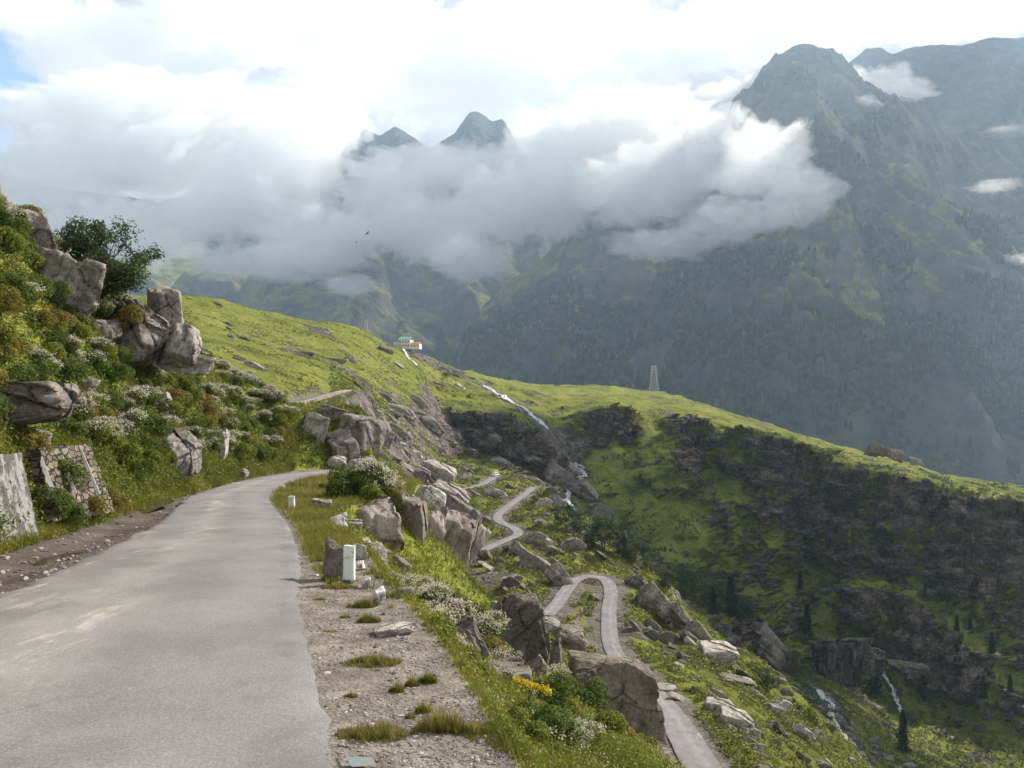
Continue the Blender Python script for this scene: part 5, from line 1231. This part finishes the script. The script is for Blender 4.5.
# ------------------------------------------------------------------ trees
def tube_mesh(paths, sides=7):
    V = []; Fc = []
    for P, Rr in paths:
        b0 = len(V); P = np.array(P, float)
        for j in range(len(P)):
            d = P[min(j + 1, len(P) - 1)] - P[max(j - 1, 0)]; d /= np.linalg.norm(d) + 1e-9
            u = np.cross(d, [0.3, 1, 0.1]); u /= np.linalg.norm(u); w = np.cross(d, u)
            for q_ in range(sides): a = q_ / sides * 6.28318; V.append(P[j] + (u * math.cos(a) + w * math.sin(a)) * Rr[j])
        for j in range(len(P) - 1):
            for q_ in range(sides): Fc.append((b0 + j * sides + q_, b0 + j * sides + (q_ + 1) % sides, b0 + (j + 1) * sides + (q_ + 1) % sides, b0 + (j + 1) * sides + q_))
    return raw_mesh('trunk', np.array(V), np.array(Fc), smooth=True)
def broadleaf(seed, h, w, n, leaf, nl=26, base=0.18):
    rs = np.random.RandomState(seed); paths = []; tips = []
    stems = rs.randint(2, 4)
    for s_ in range(stems):
        a = rs.uniform(0, 6.28); lean = w * .18
        top = np.array([math.cos(a) * lean, math.sin(a) * lean, h * rs.uniform(.7, .9)]); mid = top * .5 + rs.normal(size=3) * w * .04
        t = np.linspace(0, 1, 8)[:, None]; P = 2 * t * (1 - t) * mid + t * t * top; paths.append((P, h * .022 * (1 - .8 * t[:, 0])))
        for b in range(nl // stems):
            u = rs.uniform(base, 1); o = P[int(u * 7)]; a2 = rs.uniform(0, 6.28); L = w * .5 * (0.45 + .6 * math.sin(min(1, u) * 2.6)) * rs.uniform(.7, 1.1)
            e_ = o + np.array([math.cos(a2) * L, math.sin(a2) * L, L * rs.uniform(.15, .7)]); m_ = (o + e_) / 2 + rs.normal(size=3) * L * .1
            q_ = np.linspace(0, 1, 5)[:, None]; B = (1 - q_) ** 2 * o + 2 * q_ * (1 - q_) * m_ + q_ * q_ * e_; paths.append((B, h * .008 * (1 - .75 * q_[:, 0])))
            for _ in range(3): tips.append((B[rs.randint(2, 5)] + rs.normal(size=3) * L * .12, rs.uniform(.09, .17) * w))
            tips.append((e_, rs.uniform(.10, .17) * w))
    c = np.array([t_[0] for t_ in tips]); r = np.array([t_[1] for t_ in tips]); k = rs.randint(0, len(c), n)
    d = randn_dirs(rs, n, .15); P = c[k] + d * (r[k] * rs.uniform(.3, 1.0, n))[:, None] * np.array([1, 1, .7]); P[:, 2] = np.maximum(P[:, 2], h * .05)
    tint = np.clip(.45 + rs.normal(size=len(c))[k] * .2 + rs.normal(size=n) * .14, 0, 1); L = leaf * rs.uniform(.7, 1.3, n)
    return {'trunk': (tube_mesh(paths), bark), 'crown': (quads(P, L, L * .55, d + randn_dirs(rs, n) * .8 + np.array([0, 0, .5]), randn_dirs(rs, n), tint, 'crown'), LM['tree'])}
def conifer(seed, h, w, n, leaf):
    rs = np.random.RandomState(seed); paths = [(np.array([[0, 0, z] for z in np.linspace(-.3, h, 8)]), h * .016 * np.linspace(1, .15, 8))]
    lev = rs.uniform(0, 1, n) ** 0.8; nb = 34; kk = rs.randint(0, nb, n); bl = np.linspace(.10, .98, nb)[kk]; ba = (np.arange(nb) * 2.4 + rs.uniform(0, .5, nb))
    bl = bl + 0; sub = rs.randint(0, 5, n); ang = ba[kk] + sub * 1.2566; L = w * .5 * (1 - bl) ** .8 * (0.75 + .35 * np.sin(kk * 7.3 + sub * 3)) + .03 * w; t = rs.uniform(0.1, 1, n) ** .7
    P = np.stack([np.cos(ang) * L * t, np.sin(ang) * L * t, h * bl - L * t * .28], 1) + rs.normal(size=(n, 3)) * leaf * .25
    for i in range(0, nb, 2):
        a = ba[i]; Lx = w * .5 * (1 - np.linspace(.10, .98, nb)[i]) ** .8; z0 = h * np.linspace(.10, .98, nb)[i]
        paths.append((np.array([[0, 0, z0], [math.cos(a) * Lx * .8, math.sin(a) * Lx * .8, z0 - Lx * .2]]), np.array([.006, .002]) * h))
    Lq = leaf * rs.uniform(.7, 1.3, n); T = np.stack([np.cos(ang), np.sin(ang), -.35 + 0 * ang], 1) + randn_dirs(rs, n) * .4
    return {'trunk': (tube_mesh(paths, 5), bark), 'crown': (quads(P, Lq, Lq * .4, randn_dirs(rs, n, 1.2), T, np.clip(.4 + rs.normal(size=n) * .25, 0, 1), 'crown'), LM['conifer'])}
def tree(parts, name, loc, s, rz, label, group=None):
    e = bpy.data.objects.new(name, None); C.objects.link(e); e.location = loc; e.scale = (s,) * 3 if not isinstance(s, tuple) else s; e.rotation_euler = (0, 0, rz)
    e['label'] = label; e['category'] = 'tree'
    if group: e['group'] = group
    for nm, (me, mat) in parts.items(): link(nm, me, mat, e)
# the small tree on the bank
tb = P3(98, 305, 35.0)
TB = broadleaf(77, 4.6, 4.6, 14000, 0.17, 44, .1)
tree(TB, 'bank_tree', (tb[0], tb[1], tb[2] - .5), .86, .6, 'small many stemmed dark green tree leaning over the big square boulder')
place_shrub(0, (P3(88, 300, 34.5)[0], 34.5, P3(0, 318, 34.5)[2]), 1.1, 1, 'dark green bush between the square boulder and the small tree', 'shrubs growing on the left bank', 1.2)
place_shrub(4, (P3(128, 318, 34.8)[0], 34.8, P3(0, 330, 34.8)[2]), 1.0, 2, 'brownish bush hanging below the small tree', 'shrubs growing on the left bank', 1.1)
place_shrub(0, (P3(18, 285, 31)[0], 31, P3(0, 300, 31)[2]), 1.3, 3, 'dark green bush left of the big square boulder', 'shrubs growing on the left bank', 1.6)
place_shrub(4, (P3(22, 213, 31)[0], 31, P3(0, 222, 31)[2]), 0.9, 3, 'golden dry bush capping the very top of the bank', 'shrubs growing on the left bank', .7)
BT = [broadleaf(60 + i, 10, 9, 2600, .55, 22) for i in range(3)]
for (px, py, hpx, k, lab) in [(562, 524, 22, 0, 'dark tree closest to the foot of the waterfall'), (574, 530, 24, 1, 'second dark tree below the waterfall foot'), (588, 545, 30, 2, 'rounded dark tree in the gully above the kinked road'),
        (604, 552, 38, 0, 'tallest dark tree of the gully clump'), (618, 558, 34, 1, 'spreading tree right of the tallest gully tree'), (634, 563, 30, 2, 'dark tree at the right of the gully clump'), (628, 546, 22, 1, 'small tree behind the gully clump'),
        (650, 572, 22, 0, 'small tree on the rim between clump and lone tree'), (686, 600, 40, 2, 'lone wide tree with bare lower limbs on the hillside rim'), (668, 590, 26, 1, 'dark tree just left of the lone wide tree'),
        (706, 606, 26, 0, 'thin tree right of the lone wide tree'), (742, 624, 34, 1, 'sparse brownish tree near the blue white tent'), (768, 690, 24, 2, 'low dark tree beside the long grey slab'), (795, 676, 26, 0, 'low dark tree at the valley side of the slope')]:
    p = hit(px, py, 68); tree(BT[k], 'tree', (p[0], p[1], p[2] - .3), hpx / F * p[1] / 10, px * 1.3, lab, 'broadleaf trees along the gully')
CT = [conifer(90 + i, 12, 5.2, 1900, .75) for i in range(2)]
for (px, py, hpx, k, lab) in [(731, 634, 58, 0, 'tall thin conifer on the hillside rim'), (713, 622, 36, 1, 'short conifer left of the tall thin one on the rim'), (807, 645, 42, 0, 'dark conifer left of the streaked wet cliff'), (875, 698, 46, 1, 'dark conifer standing over the rushing stream'),
        (903, 752, 42, 0, 'tall conifer at the bottom near the boulder field'), (948, 684, 30, 1, 'conifer on the green valley floor, lower of the trio'), (957, 672, 28, 0, 'conifer in the middle of the trio on the valley floor'), (983, 712, 36, 1, 'conifer below the dark cliff at the right'),
        (992, 662, 30, 0, 'conifer at the foot of the lit spur'), (957, 640, 24, 1, 'small conifer highest of the trio on the valley floor'), (970, 634, 20, 0, 'small conifer on the spur flank'), (925, 600, 18, 1, 'small conifer on the grassy spur crest'),
        (880, 610, 18, 0, 'dark conifer in the cliff foot above the wet slab'), (800, 590, 20, 1, 'dark conifer at the edge of the green bowl'), (1010, 700, 26, 1, 'conifer at the right frame edge below the cliff'), (865, 640, 22, 0, 'conifer growing by the grey slab in the gully')]:
    p = hit(px, py, 100); tree(CT[k], 'conifer', (p[0], p[1], p[2] - .3), (hpx / F * p[1] / 12 * .9,) * 2 + (hpx / F * p[1] / 12,), px * .7, lab, 'conifers in the valley')

# far forest on the foot of the mountain: one mass
def far_forest(Mt, n, seed, tmax, hmin, hmax, pxr):
    X, Y, Z, T = Mt; rs = np.random.RandomState(seed); nr, nc = X.shape
    r = rs.randint(0, int(nr * tmax), n * 3); c = rs.randint(0, nc - 1, n * 3); fr = rs.uniform(0, 1, n * 3)
    x = X[r, c] * (1 - fr) + X[r, c + 1] * fr; y = Y[r, c]; z = Z[r, c] * (1 - fr) + Z[r, c + 1] * fr; px = x / y * F + 512; py = 384 - F * z / y
    dens = 1.9 * fbm(x / 300, y / 300, z / 300, 5) + np.interp(py, [200, 260, 330, 480], [-.5, -.2, .10, .25])
    k = (px > pxr[0]) & (px < pxr[1]) & (py < 500) & (dens > rs.uniform(-.15, .15, n * 3)); x, y, z = x[k][:n], y[k][:n], z[k][:n]; m = len(x)
    h = rs.uniform(hmin, hmax, m); con = rs.uniform(0, 1, m) < .6; w = h * np.where(con, rs.uniform(.28, .4, m), rs.uniform(.55, .8, m)); h = np.where(con, h, h * .62)
    S_ = 6; prof = np.array([[.0, .35], [.25, 1.0], [.55, .72], [.85, .33], [1.0, .04]]); V = []
    ang = np.arange(S_) / S_ * 6.283
    for zz, rr in prof:
        jj = 1 + rs.uniform(-.28, .28, (m, S_)); rad = (w * .5)[:, None] * np.where(con[:, None], rr, np.sin(np.clip(zz, .05, .98) * 3.0) * 1.0 + .08) * jj
        V.append(np.stack([x[:, None] + np.cos(ang) * rad, y[:, None] + np.sin(ang) * rad, (z + h * zz - 1.5)[:, None] + rad * 0 + rs.uniform(-.05, .05, (m, S_)) * h[:, None]], -1))
    V = np.stack(V, 1); L_ = len(prof); idx = np.arange(m)[:, None, None] * L_ * S_
    a = np.arange(S_); lv = np.arange(L_ - 1)[:, None] * S_
    f = np.stack([lv + a, lv + (a + 1) % S_, lv + S_ + (a + 1) % S_, lv + S_ + a], -1).reshape(1, -1, 4)
    f = (f + idx).reshape(-1, 4); tint = np.repeat(np.clip(.42 + .6 * fbm(x / 300, y / 300, z / 300, 3) + rs.normal(size=m) * .22, 0, 1), L_ * S_)
    link('forest', raw_mesh('forest', V.reshape(-1, 3), f, {'tint': tint}), LM['forest'], kind='stuff')
far_forest(M1, 24000, 3, .66, 17, 38, (440, 1110))

# ------------------------------------------------------------------ running water
m_, nt_, b_ = material('white_water'); g_ = nt_.new('ShaderNodeNewGeometry').outputs['Position']
nt_.put(b_.inputs['Base Color'], nt_.ramp(nt_.noise(g_, 0.9, 6, .7), [(.36, (.07, .07, .065)), (.45, (.40, .42, .43)), (.6, (.80, .82, .83))])); b_.inputs['Roughness'].default_value = .4
nt_.put(b_.inputs['Normal'], nt_.bump(nt_.noise(g_, 1.5, 5, .7), 1, .5)); water_mat = m_
for kk, L_ in SW.items():
    w_ = STREAMS[kk][1]; p = resample(L_, 70); d = np.gradient(p, axis=0); d /= np.linalg.norm(d, axis=1, keepdims=True) + 1e-9
    i_ = np.arange(70)
    for br_ in range(4):
        off = fbm(i_ / 7.0, i_ * 0 + br_ * 7, 3, 4) * w_ * 2.4; wd = w_ * np.maximum(.30 + .45 * fbm(i_ / 5.0, i_ * 0 + br_, 8, 3), .05); wd[0] *= .3; wd[-1] *= .3
        sd = np.stack([-d[:, 1], d[:, 0]], 1); sd /= np.linalg.norm(sd, axis=1, keepdims=True) + 1e-6
        ts = np.linspace(-1, 1, 5); X = p[:, None, 0] + sd[:, None, 0] * (off[:, None] + ts * wd[:, None]); Y = p[:, None, 1] + sd[:, None, 1] * (off[:, None] + ts * wd[:, None])
        Z = ground(X, Y) + .45 + .35 * (1 - ts ** 2) + .15 * fbm(X, Y, 4, 3)
        link('stream', grid_mesh('stream', X, Y - .3, Z, smooth=True), water_mat, kind='structure')

# ------------------------------------------------------------------ lodge on its mound
def boxm(name, x0, x1, y0, y1, z0, z1, mat, parent): return link(name, box_mesh(name, x0, x1, y0, y1, z0, z1), mat, parent)
def box_mesh(name, x0, x1, y0, y1, z0, z1):
    v = [(x, y, z) for z in (z0, z1) for (x, y) in ((x0, y0), (x1, y0), (x1, y1), (x0, y1))]
    f = [(0, 3, 2, 1), (4, 5, 6, 7), (0, 1, 5, 4), (1, 2, 6, 5), (2, 3, 7, 6), (3, 0, 4, 7)]
    me = bpy.data.meshes.new(name); me.from_pydata(v, [], f); return me
def flat_mat(name, col, rough=.7, metal=0.0):
    m, nt, b = material(name); tc = nt.new('ShaderNodeTexCoord').outputs['Object']
    nt.put(b.inputs['Base Color'], nt.mix(1.0, tuple(col), nt.ramp(nt.noise(tc, 1.5, 6, .7), [(.3, .75), (.7, 1.15)]), 'MULTIPLY')); b.inputs['Roughness'].default_value = rough; b.inputs['Metallic'].default_value = metal; return m
cream, teal, orange = flat_mat('cream_plaster', (.80, .74, .62)), flat_mat('teal_roof_sheet', (.26, .46, .42), .5), flat_mat('orange_roof', (.48, .27, .18))
glassd, white_m, blue_m, black_m = flat_mat('dark_window', (.03, .035, .04), .2), flat_mat('white_body', (.78, .78, .78), .35), flat_mat('blue_body', (.05, .16, .42), .35), flat_mat('black_rubber', (.02, .02, .02), .8)
hp = P3(405, 347, 572); hp[2] = max(hp[2], float(ground(hp[0], hp[1])) - .5)
e = bpy.data.objects.new('lodge', None); C.objects.link(e); e.location = hp; e.rotation_euler = (0, 0, R(-14)); e.scale = (.85, .85, .85); e['label'] = 'cream lodge with teal roofs and an orange roofed annex on the stony mound'; e['category'] = 'building'
boxm('wall', -5.5, 4.5, 0, 8, -1.5, 6.2, cream, e)
def gable(name, x0, x1, y0, y1, z, hgt, mat, ov=.5):
    ym = (y0 + y1) / 2; x0 -= ov; x1 += ov; y0 -= ov; y1 += ov; t = .22
    v = [(x0, y0, z), (x1, y0, z), (x1, ym, z + hgt), (x0, ym, z + hgt), (x0, y1, z), (x1, y1, z)]; v += [(a, b, c - t) for a, b, c in v]
    f = [(0, 1, 2, 3), (3, 2, 5, 4), (6, 9, 8, 7), (9, 10, 11, 8), (0, 6, 7, 1), (4, 5, 11, 10), (0, 3, 9, 6), (3, 4, 10, 9), (1, 7, 8, 2), (2, 8, 11, 5)]
    me = bpy.data.meshes.new(name); me.from_pydata(v, [], f); return link(name, me, mat, e)
gable('roof', -5.5, 4.5, 0, 8, 6.3, 2.6, teal)
boxm('side_wing', -10.5, -5.51, 1, 7, -1.5, 2.6, cream, e); gable('wing_roof', -10.5, -5.6, 1, 7, 2.7, 1.7, teal)
boxm('annex', 4.51, 12.5, .5, 6.5, -1.8, 2.8, cream, e); gable('annex_roof', 4.7, 12.5, .5, 6.5, 2.9, 1.3, orange, .35)
for x in (-4.4, -1.9, .7, 3.0):
    for z in (.6, 3.7): f_ = boxm('window', x - .55, x + .55, -.05, .02, z, z + 1.3, glassd, e)
for x in (5.8, 8.4, 11): boxm('window', x - .5, x + .5, .45, .52, .4, 1.6, glassd, e)
boxm('door', -9, -7.9, .95, 1.02, -1.4, .9, glassd, e)

# pylons
def lattice(loc, h, w, label):
    m = flat_mat('galvanised_steel', (.42, .44, .44), .5, .3); e = bpy.data.objects.new('pylon', None); C.objects.link(e); e.location = loc; e['label'] = label; e['category'] = 'pylon'; e['group'] = 'lattice power pylons on the ridges'
    def at(cx, cy_, t): r = w * .5 * (1 - t * .62); return np.array([cx * r, cy_ * r, h * t])
    for cx, cy_ in ((1, 1), (-1, 1), (-1, -1), (1, -1)):
        link('leg', tube_mesh([([at(cx, cy_, t) for t in np.linspace(0, 1, 5)], np.full(5, .15))], 5), m, e)
    P = []; cs = [(1, 1), (-1, 1), (-1, -1), (1, -1)]
    for i in range(9):
        t0, t1 = i / 9, (i + 1) / 9
        for a, b in zip(cs, cs[1:] + cs[:1]):
            P.append(([at(*a, t0), at(*b, t1)], [.075, .075])); P.append(([at(*b, t0), at(*a, t1)], [.075, .075])); P.append(([at(*a, t1), at(*b, t1)], [.075, .075]))
    link('bracing', tube_mesh(P, 4), m, e)
    for z in (.74, .86, .97): link('cross_arm', tube_mesh([([(-w * .42, 0, h * z), (w * .42, 0, h * z)], [.11, .11])], 4), m, e)
p = P3(654, 388, 790); lattice((p[0], p[1], float(ground(p[0], p[1])) - .5), 29, 9, 'tall lattice pylon on the plateau rim')
p = P3(366, 326, 560); lattice((p[0], p[1], float(ground(p[0], p[1])) - .5), 11, 3.2, 'small distant lattice pylon behind the green hill above the lodge')

# vehicles on the low road
def vehicle(loc, rz, L, Wd, H, body, top, label, kind):
    e = bpy.data.objects.new(kind, None); C.objects.link(e); e.location = loc; e.rotation_euler = (0, 0, rz); e['label'] = label; e['category'] = kind
    prof = [(-.5, .18), (-.5, .52), (-.46, .60), (-.34, .97), (.22, 1.0), (.36, .60), (.47, .55), (.5, .42), (.5, .18)] if kind == 'car' else [(-.5, .14), (-.5, .55), (-.48, .95), (-.40, 1.0), (.40, 1.0), (.47, .62), (.5, .5), (.5, .14)]
    n = len(prof); v = [(a * L, -Wd / 2, b * H) for a, b in prof] + [(a * L, Wd / 2, b * H) for a, b in prof]; f = [tuple(range(n))[::-1], tuple(range(n, 2 * n))] + [(i, (i + 1) % n, (i + 1) % n + n, i + n) for i in range(n)]
    me = bpy.data.meshes.new('body'); me.from_pydata(v, [], f); bm = bmesh.new(); bm.from_mesh(me); bmesh.ops.recalc_face_normals(bm, faces=bm.faces); bmesh.ops.bevel(bm, geom=bm.edges[:], offset=.05, segments=2, affect='EDGES'); bm.to_mesh(me); bm.free()
    link('body', me, body, e)
    for s_ in (-1, 1): boxm('side_window', -.36 * L, .22 * L, s_ * (Wd / 2 + .01) - .01, s_ * (Wd / 2 + .01) + .01, .63 * H, .88 * H, glassd, e)
    boxm('roof_rack', -.3 * L, .18 * L, -Wd * .4, Wd * .4, H * 1.0, H * 1.05, top, e)
    for a in (-.32, .32):
        for s_ in (-1, 1): link('wheel', tube_mesh([([(a * L, s_ * (Wd / 2 - .16), .32), (a * L, s_ * (Wd / 2 + .02), .32)], [.33, .33])], 14), black_m, e)
p = road_world(LOW2)[4]; vehicle((p[0], p[1], float(ground(p[0], p[1])) + .2), R(12), 4.2, 1.8, 2.0, blue_m, white_m, 'blue jeep with a white roof at the left end of the topmost low road', 'jeep')
p = road_world(LOW2)[-3]; vehicle((p[0], p[1], float(ground(p[0], p[1])) + .2), R(60), 3.8, 1.7, 1.5, white_m, white_m, 'white car at the right end of the topmost low road stretch', 'car')
# little tent in the gully
p = hit(777, 634, 150); e = bpy.data.objects.new('tent', None); C.objects.link(e); e.location = p; e['label'] = 'tiny blue white tent among the rocks of the gully'; e['category'] = 'tent'
me = bpy.data.meshes.new('canopy'); me.from_pydata([(-2, -1.2, 0), (2, -1.2, 0), (2, 1.2, 0), (-2, 1.2, 0), (-1.6, 0, 1.9), (1.6, 0, 1.9)], [], [(0, 1, 5, 4), (2, 3, 4, 5), (1, 2, 5), (3, 0, 4)]); link('canopy', me, flat_mat('tent_cloth', (.45, .65, .75)), e)
boxm('groundsheet', -2.1, 2.1, -1.3, 1.3, -.1, .03, white_m, e)

# birds
def bird(px, py, Y, span, rot, label):
    m = flat_mat('dark_feathers', (.02, .018, .016), .8); sec = []
    u = np.linspace(-1, 1, 25); V = []; 
    for t in u:
        a = abs(t); ch = .30 * (1 - a ** 2.2) + .03; y0 = -.10 - .12 * a + .30 * a * a; z = .16 * a - .10 * a * a
        th = .03 * (1 - a) + .006 + .06 * math.exp(-(t / .07) ** 2)
        fr = .34 if abs(t) < .07 else 0
        V += [(t, y0 + ch * .55 + fr, z), (t, y0, z + th), (t, y0 - ch * .45 - (.36 if abs(t) < .10 else 0), z), (t, y0, z - th)]
    Fc = [(i * 4 + k_, i * 4 + (k_ + 1) % 4, (i + 1) * 4 + (k_ + 1) % 4, (i + 1) * 4 + k_) for i in range(24) for k_ in range(4)] + [(0, 1, 2, 3), (96, 99, 98, 97)]
    me = bpy.data.meshes.new('bird'); me.from_pydata([(a * span / 2, b * span / 2, c * span / 2) for a, b, c in V], [], Fc)
    o = link('bird', me, m); o.location = P3(px, py, Y); o.rotation_euler = [R(a) for a in rot]; o['label'] = label; o['category'] = 'bird'; o['group'] = 'dark birds soaring before the clouds'
bird(367, 233, 140, 1.15, (70, -50, 10), 'larger dark bird soaring in front of the clouds, tilted on its side')
bird(356, 242, 190, .9, (70, -60, 60), 'smaller dark bird just below and left of the larger one')
# ------------------------------------------------------------------ haze and cloud banks
hz = bpy.data.materials.new('haze_material'); hz.use_nodes = True
t = NT(hz.node_tree); hz.node_tree.nodes.clear()
pv_ = t.new('ShaderNodeVolumePrincipled'); pv_.inputs['Color'].default_value = (0.56, 0.76, 1.0, 1)
pv_.inputs['Density'].default_value = 0.000074; pv_.inputs['Anisotropy'].default_value = 0.35
ho = t.new('ShaderNodeOutputMaterial'); t.l.new(pv_.outputs[0], ho.inputs['Volume'])
link('haze', box_mesh('haze', -6000, 9500, -300, 8200, -1600, 2600), hz, kind='stuff')

def cloud_material(name, dens, scale, lo=0.0, hi=0.30, rough=0.6):
    m = bpy.data.materials.new(name); m.use_nodes = True
    t = NT(m.node_tree); m.node_tree.nodes.clear()
    tc = t.new('ShaderNodeTexCoord'); geo = t.new('ShaderNodeNewGeometry')
    n = t.noise(geo.outputs['Position'], scale, 6, rough, 0.5)
    r = t.vmath('LENGTH', tc.outputs['Object'])      # unit ellipsoid in object space
    body = t.math('SUBTRACT', 1.0, r)
    d = t.math('ADD', t.math('MULTIPLY', body, 0.95), t.math('MULTIPLY', t.math('SUBTRACT', n, 0.53), 4.6))
    dd = t.math('MULTIPLY', t.math('MULTIPLY', t.sstep(d, lo, hi), t.sstep(body, 0.0, 0.12)), dens)
    v = t.new('ShaderNodeVolumePrincipled'); v.inputs['Color'].default_value = (1, 1, 1, 1)
    v.inputs['Anisotropy'].default_value = 0.3
    t.put(v.inputs['Density'], dd)
    o = t.new('ShaderNodeOutputMaterial'); t.l.new(v.outputs[0], o.inputs['Volume'])
    m.cycles.volume_sampling = 'MULTIPLE_IMPORTANCE'
    return m
def ico(name, sub=3):
    bm = bmesh.new(); bmesh.ops.create_icosphere(bm, subdivisions=sub, radius=1); me = bpy.data.meshes.new(name); bm.to_mesh(me); bm.free(); return me
def solid_cloud(name, dens):
    m = bpy.data.materials.new(name); m.use_nodes = True
    t = NT(m.node_tree); m.node_tree.nodes.clear()
    v = t.new('ShaderNodeVolumePrincipled'); v.inputs['Color'].default_value = (1, 1, 1, 1); v.inputs['Density'].default_value = dens; v.inputs['Anisotropy'].default_value = 0.3
    o = t.new('ShaderNodeOutputMaterial'); t.l.new(v.outputs[0], o.inputs['Volume']); return m
def billow_mesh(name, size, seed, amp=0.52, sub=6, feat=1.5):
    """a lumpy cloud body: billows on billows, real thickness everywhere"""
    v, f = ico_arrays(sub); o = np.random.RandomState(seed).uniform(0, 60, 3)
    q = v * np.array(size) / (np.prod(size) ** (1 / 3)) * feat
    w = np.stack([fbm(q[:, 0] + o[0] + k * 9, q[:, 1] + o[1], q[:, 2] + o[2], 2) for k in range(3)], 1) * .5
    q = q + w; h = 0; a = 1.0; fq = 1.0; tot = 0
    for k in range(5):
        h = h + a * np.abs(pnoise(q[:, 0] * fq + o[0], q[:, 1] * fq + o[1] + k * 5, q[:, 2] * fq + o[2])); tot += a; a *= .56; fq *= 2.05
    h = h / tot; big = fbm(q[:, 0] * .6 + o[1], q[:, 1] * .6, q[:, 2] * .6 + o[0], 2)
    r = 1 - amp * .5 + amp * 2.2 * (h - .12) + .35 * big
    return raw_mesh(name, v * np.maximum(r, .15)[:, None] * np.array(size), f, smooth=True)
CL = [  # px, py, Y, half width px, half height px, depth radius m, density
 (10, 235, 4300, 95, 40, 300, .006), (60, 175, 4500, 85, 46, 300, .006), (135, 235, 4300, 80, 34, 280, .006), (165, 165, 4600, 80, 44, 300, .0065), (235, 205, 4300, 70, 40, 280, .0065), (285, 160, 4500, 75, 48, 300, .0065),
 (245, 262, 4100, 62, 18, 220, .005), (325, 235, 3900, 70, 36, 280, .0065), (385, 195, 4200, 55, 36, 260, .0065), (150, 112, 4900, 150, 40, 340, .006), (60, 120, 4900, 70, 34, 300, .0045), (350, 286, 3500, 34, 12, 150, .005), (330, 120, 4900, 40, 34, 260, .006),
 (415, 168, 4700, 70, 20, 260, .006), (560, 205, 3900, 52, 40, 260, .007), (300, 262, 3900, 60, 20, 220, .005), (425, 225, 4000, 66, 40, 280, .007), (470, 262, 3600, 44, 22, 200, .006), (500, 205, 3700, 55, 44, 260, .007), (465, 170, 4200, 60, 24, 260, .006), (545, 160, 3900, 52, 40, 260, .0065), (590, 150, 3400, 80, 52, 280, .006),
 (640, 130, 3600, 90, 45, 300, .0045), (640, 190, 3000, 80, 42, 260, .005), (705, 150, 3000, 62, 40, 240, .005), (760, 165, 2700, 58, 42, 220, .006), (800, 196, 2600, 36, 34, 180, .005), (735, 222, 2600, 66, 22, 200, .005), (660, 245, 2600, 60, 16, 180, .004),
 (735, 105, 3900, 46, 30, 220, .006), (775, 130, 3300, 30, 22, 140, .005), (880, 92, 3800, 52, 24, 200, .004), (850, 112, 3500, 34, 14, 140, .003), (842, 82, 3800, 26, 12, 140, .003), (995, 186, 3100, 26, 6, 90, .004), (1012, 262, 2700, 24, 9, 90, .004), (730, 96, 4500, 70, 30, 260, .004), (940, 150, 3700, 30, 7, 100, .002), (1005, 132, 3800, 26, 6, 90, .003),
]
_cm = {}
for i, (px, py, Y, hw, hh, dr, de) in enumerate(CL):
    if de not in _cm: _cm[de] = solid_cloud('cloud_material', de)
    o = link('cloud_bank', billow_mesh('cloud_bank', (hw / F * Y, dr, hh / F * Y), 400 + i), _cm[de], kind='stuff')
    o.location = P3(px, py, Y)
# a small cumulus added out of frame so its shadow covers bowl and gully
cm2 = cloud_material('cumulus_material', 0.09, 0.010, -0.1, 0.2)
tt_ = 1250 / SUNV[2]
o = link('cumulus', ico('cumulus'), cm2, kind='stuff'); o.location = (118 + SUNV[0] * tt_, 400 + SUNV[1] * tt_, -50 + SUNV[2] * tt_)
o.scale = (185, 88, 60); o.rotation_euler = (0, 0, R(-26))
# distant cumulus beyond the haze; the deck above it is added to shade the mountain
cf_ = solid_cloud('far_cumulus_material', 0.0022)
for i, (px, py, Y, hw, hh, dr) in enumerate(((120, 60, 9600, 90, 55, 900), (215, 105, 9300, 90, 45, 800), (250, 20, 10000, 110, 50, 900), (390, 50, 9800, 110, 55, 900), (480, 95, 9300, 90, 40, 800), (560, 30, 10200, 110, 50, 900), (640, 85, 9300, 90, 45, 800),
                                             (730, 40, 9900, 90, 45, 800), (20, 10, 10000, 60, 24, 600), (70, 140, 9300, 70, 34, 700), (850, 5, 10300, 110, 34, 800), (980, 10, 10300, 90, 30, 800))):
    o = link('cumulus', billow_mesh('cumulus', (hw / F * Y, dr, hh / F * Y), 700 + i, amp=.5), cf_, kind='stuff'); o.location = P3(px, py, Y)
cd_ = solid_cloud('cloud_deck_material', 0.006)  # cloud lumps out of frame, placed sunward to darken the big right-hand slope
for i, (x, y, z, a, b, c) in enumerate(((4500, 5000, 3500, 600, 450, 200), (4000, 6400, 3650, 1200, 700, 260), (5800, 6300, 3600, 900, 800, 240), (2400, 6700, 3700, 700, 600, 230))):
    o = link('cloud_deck', billow_mesh('cloud_deck', (a, b, c), 600 + i, sub=5), cd_, kind='stuff'); o.location = (x, y, z)
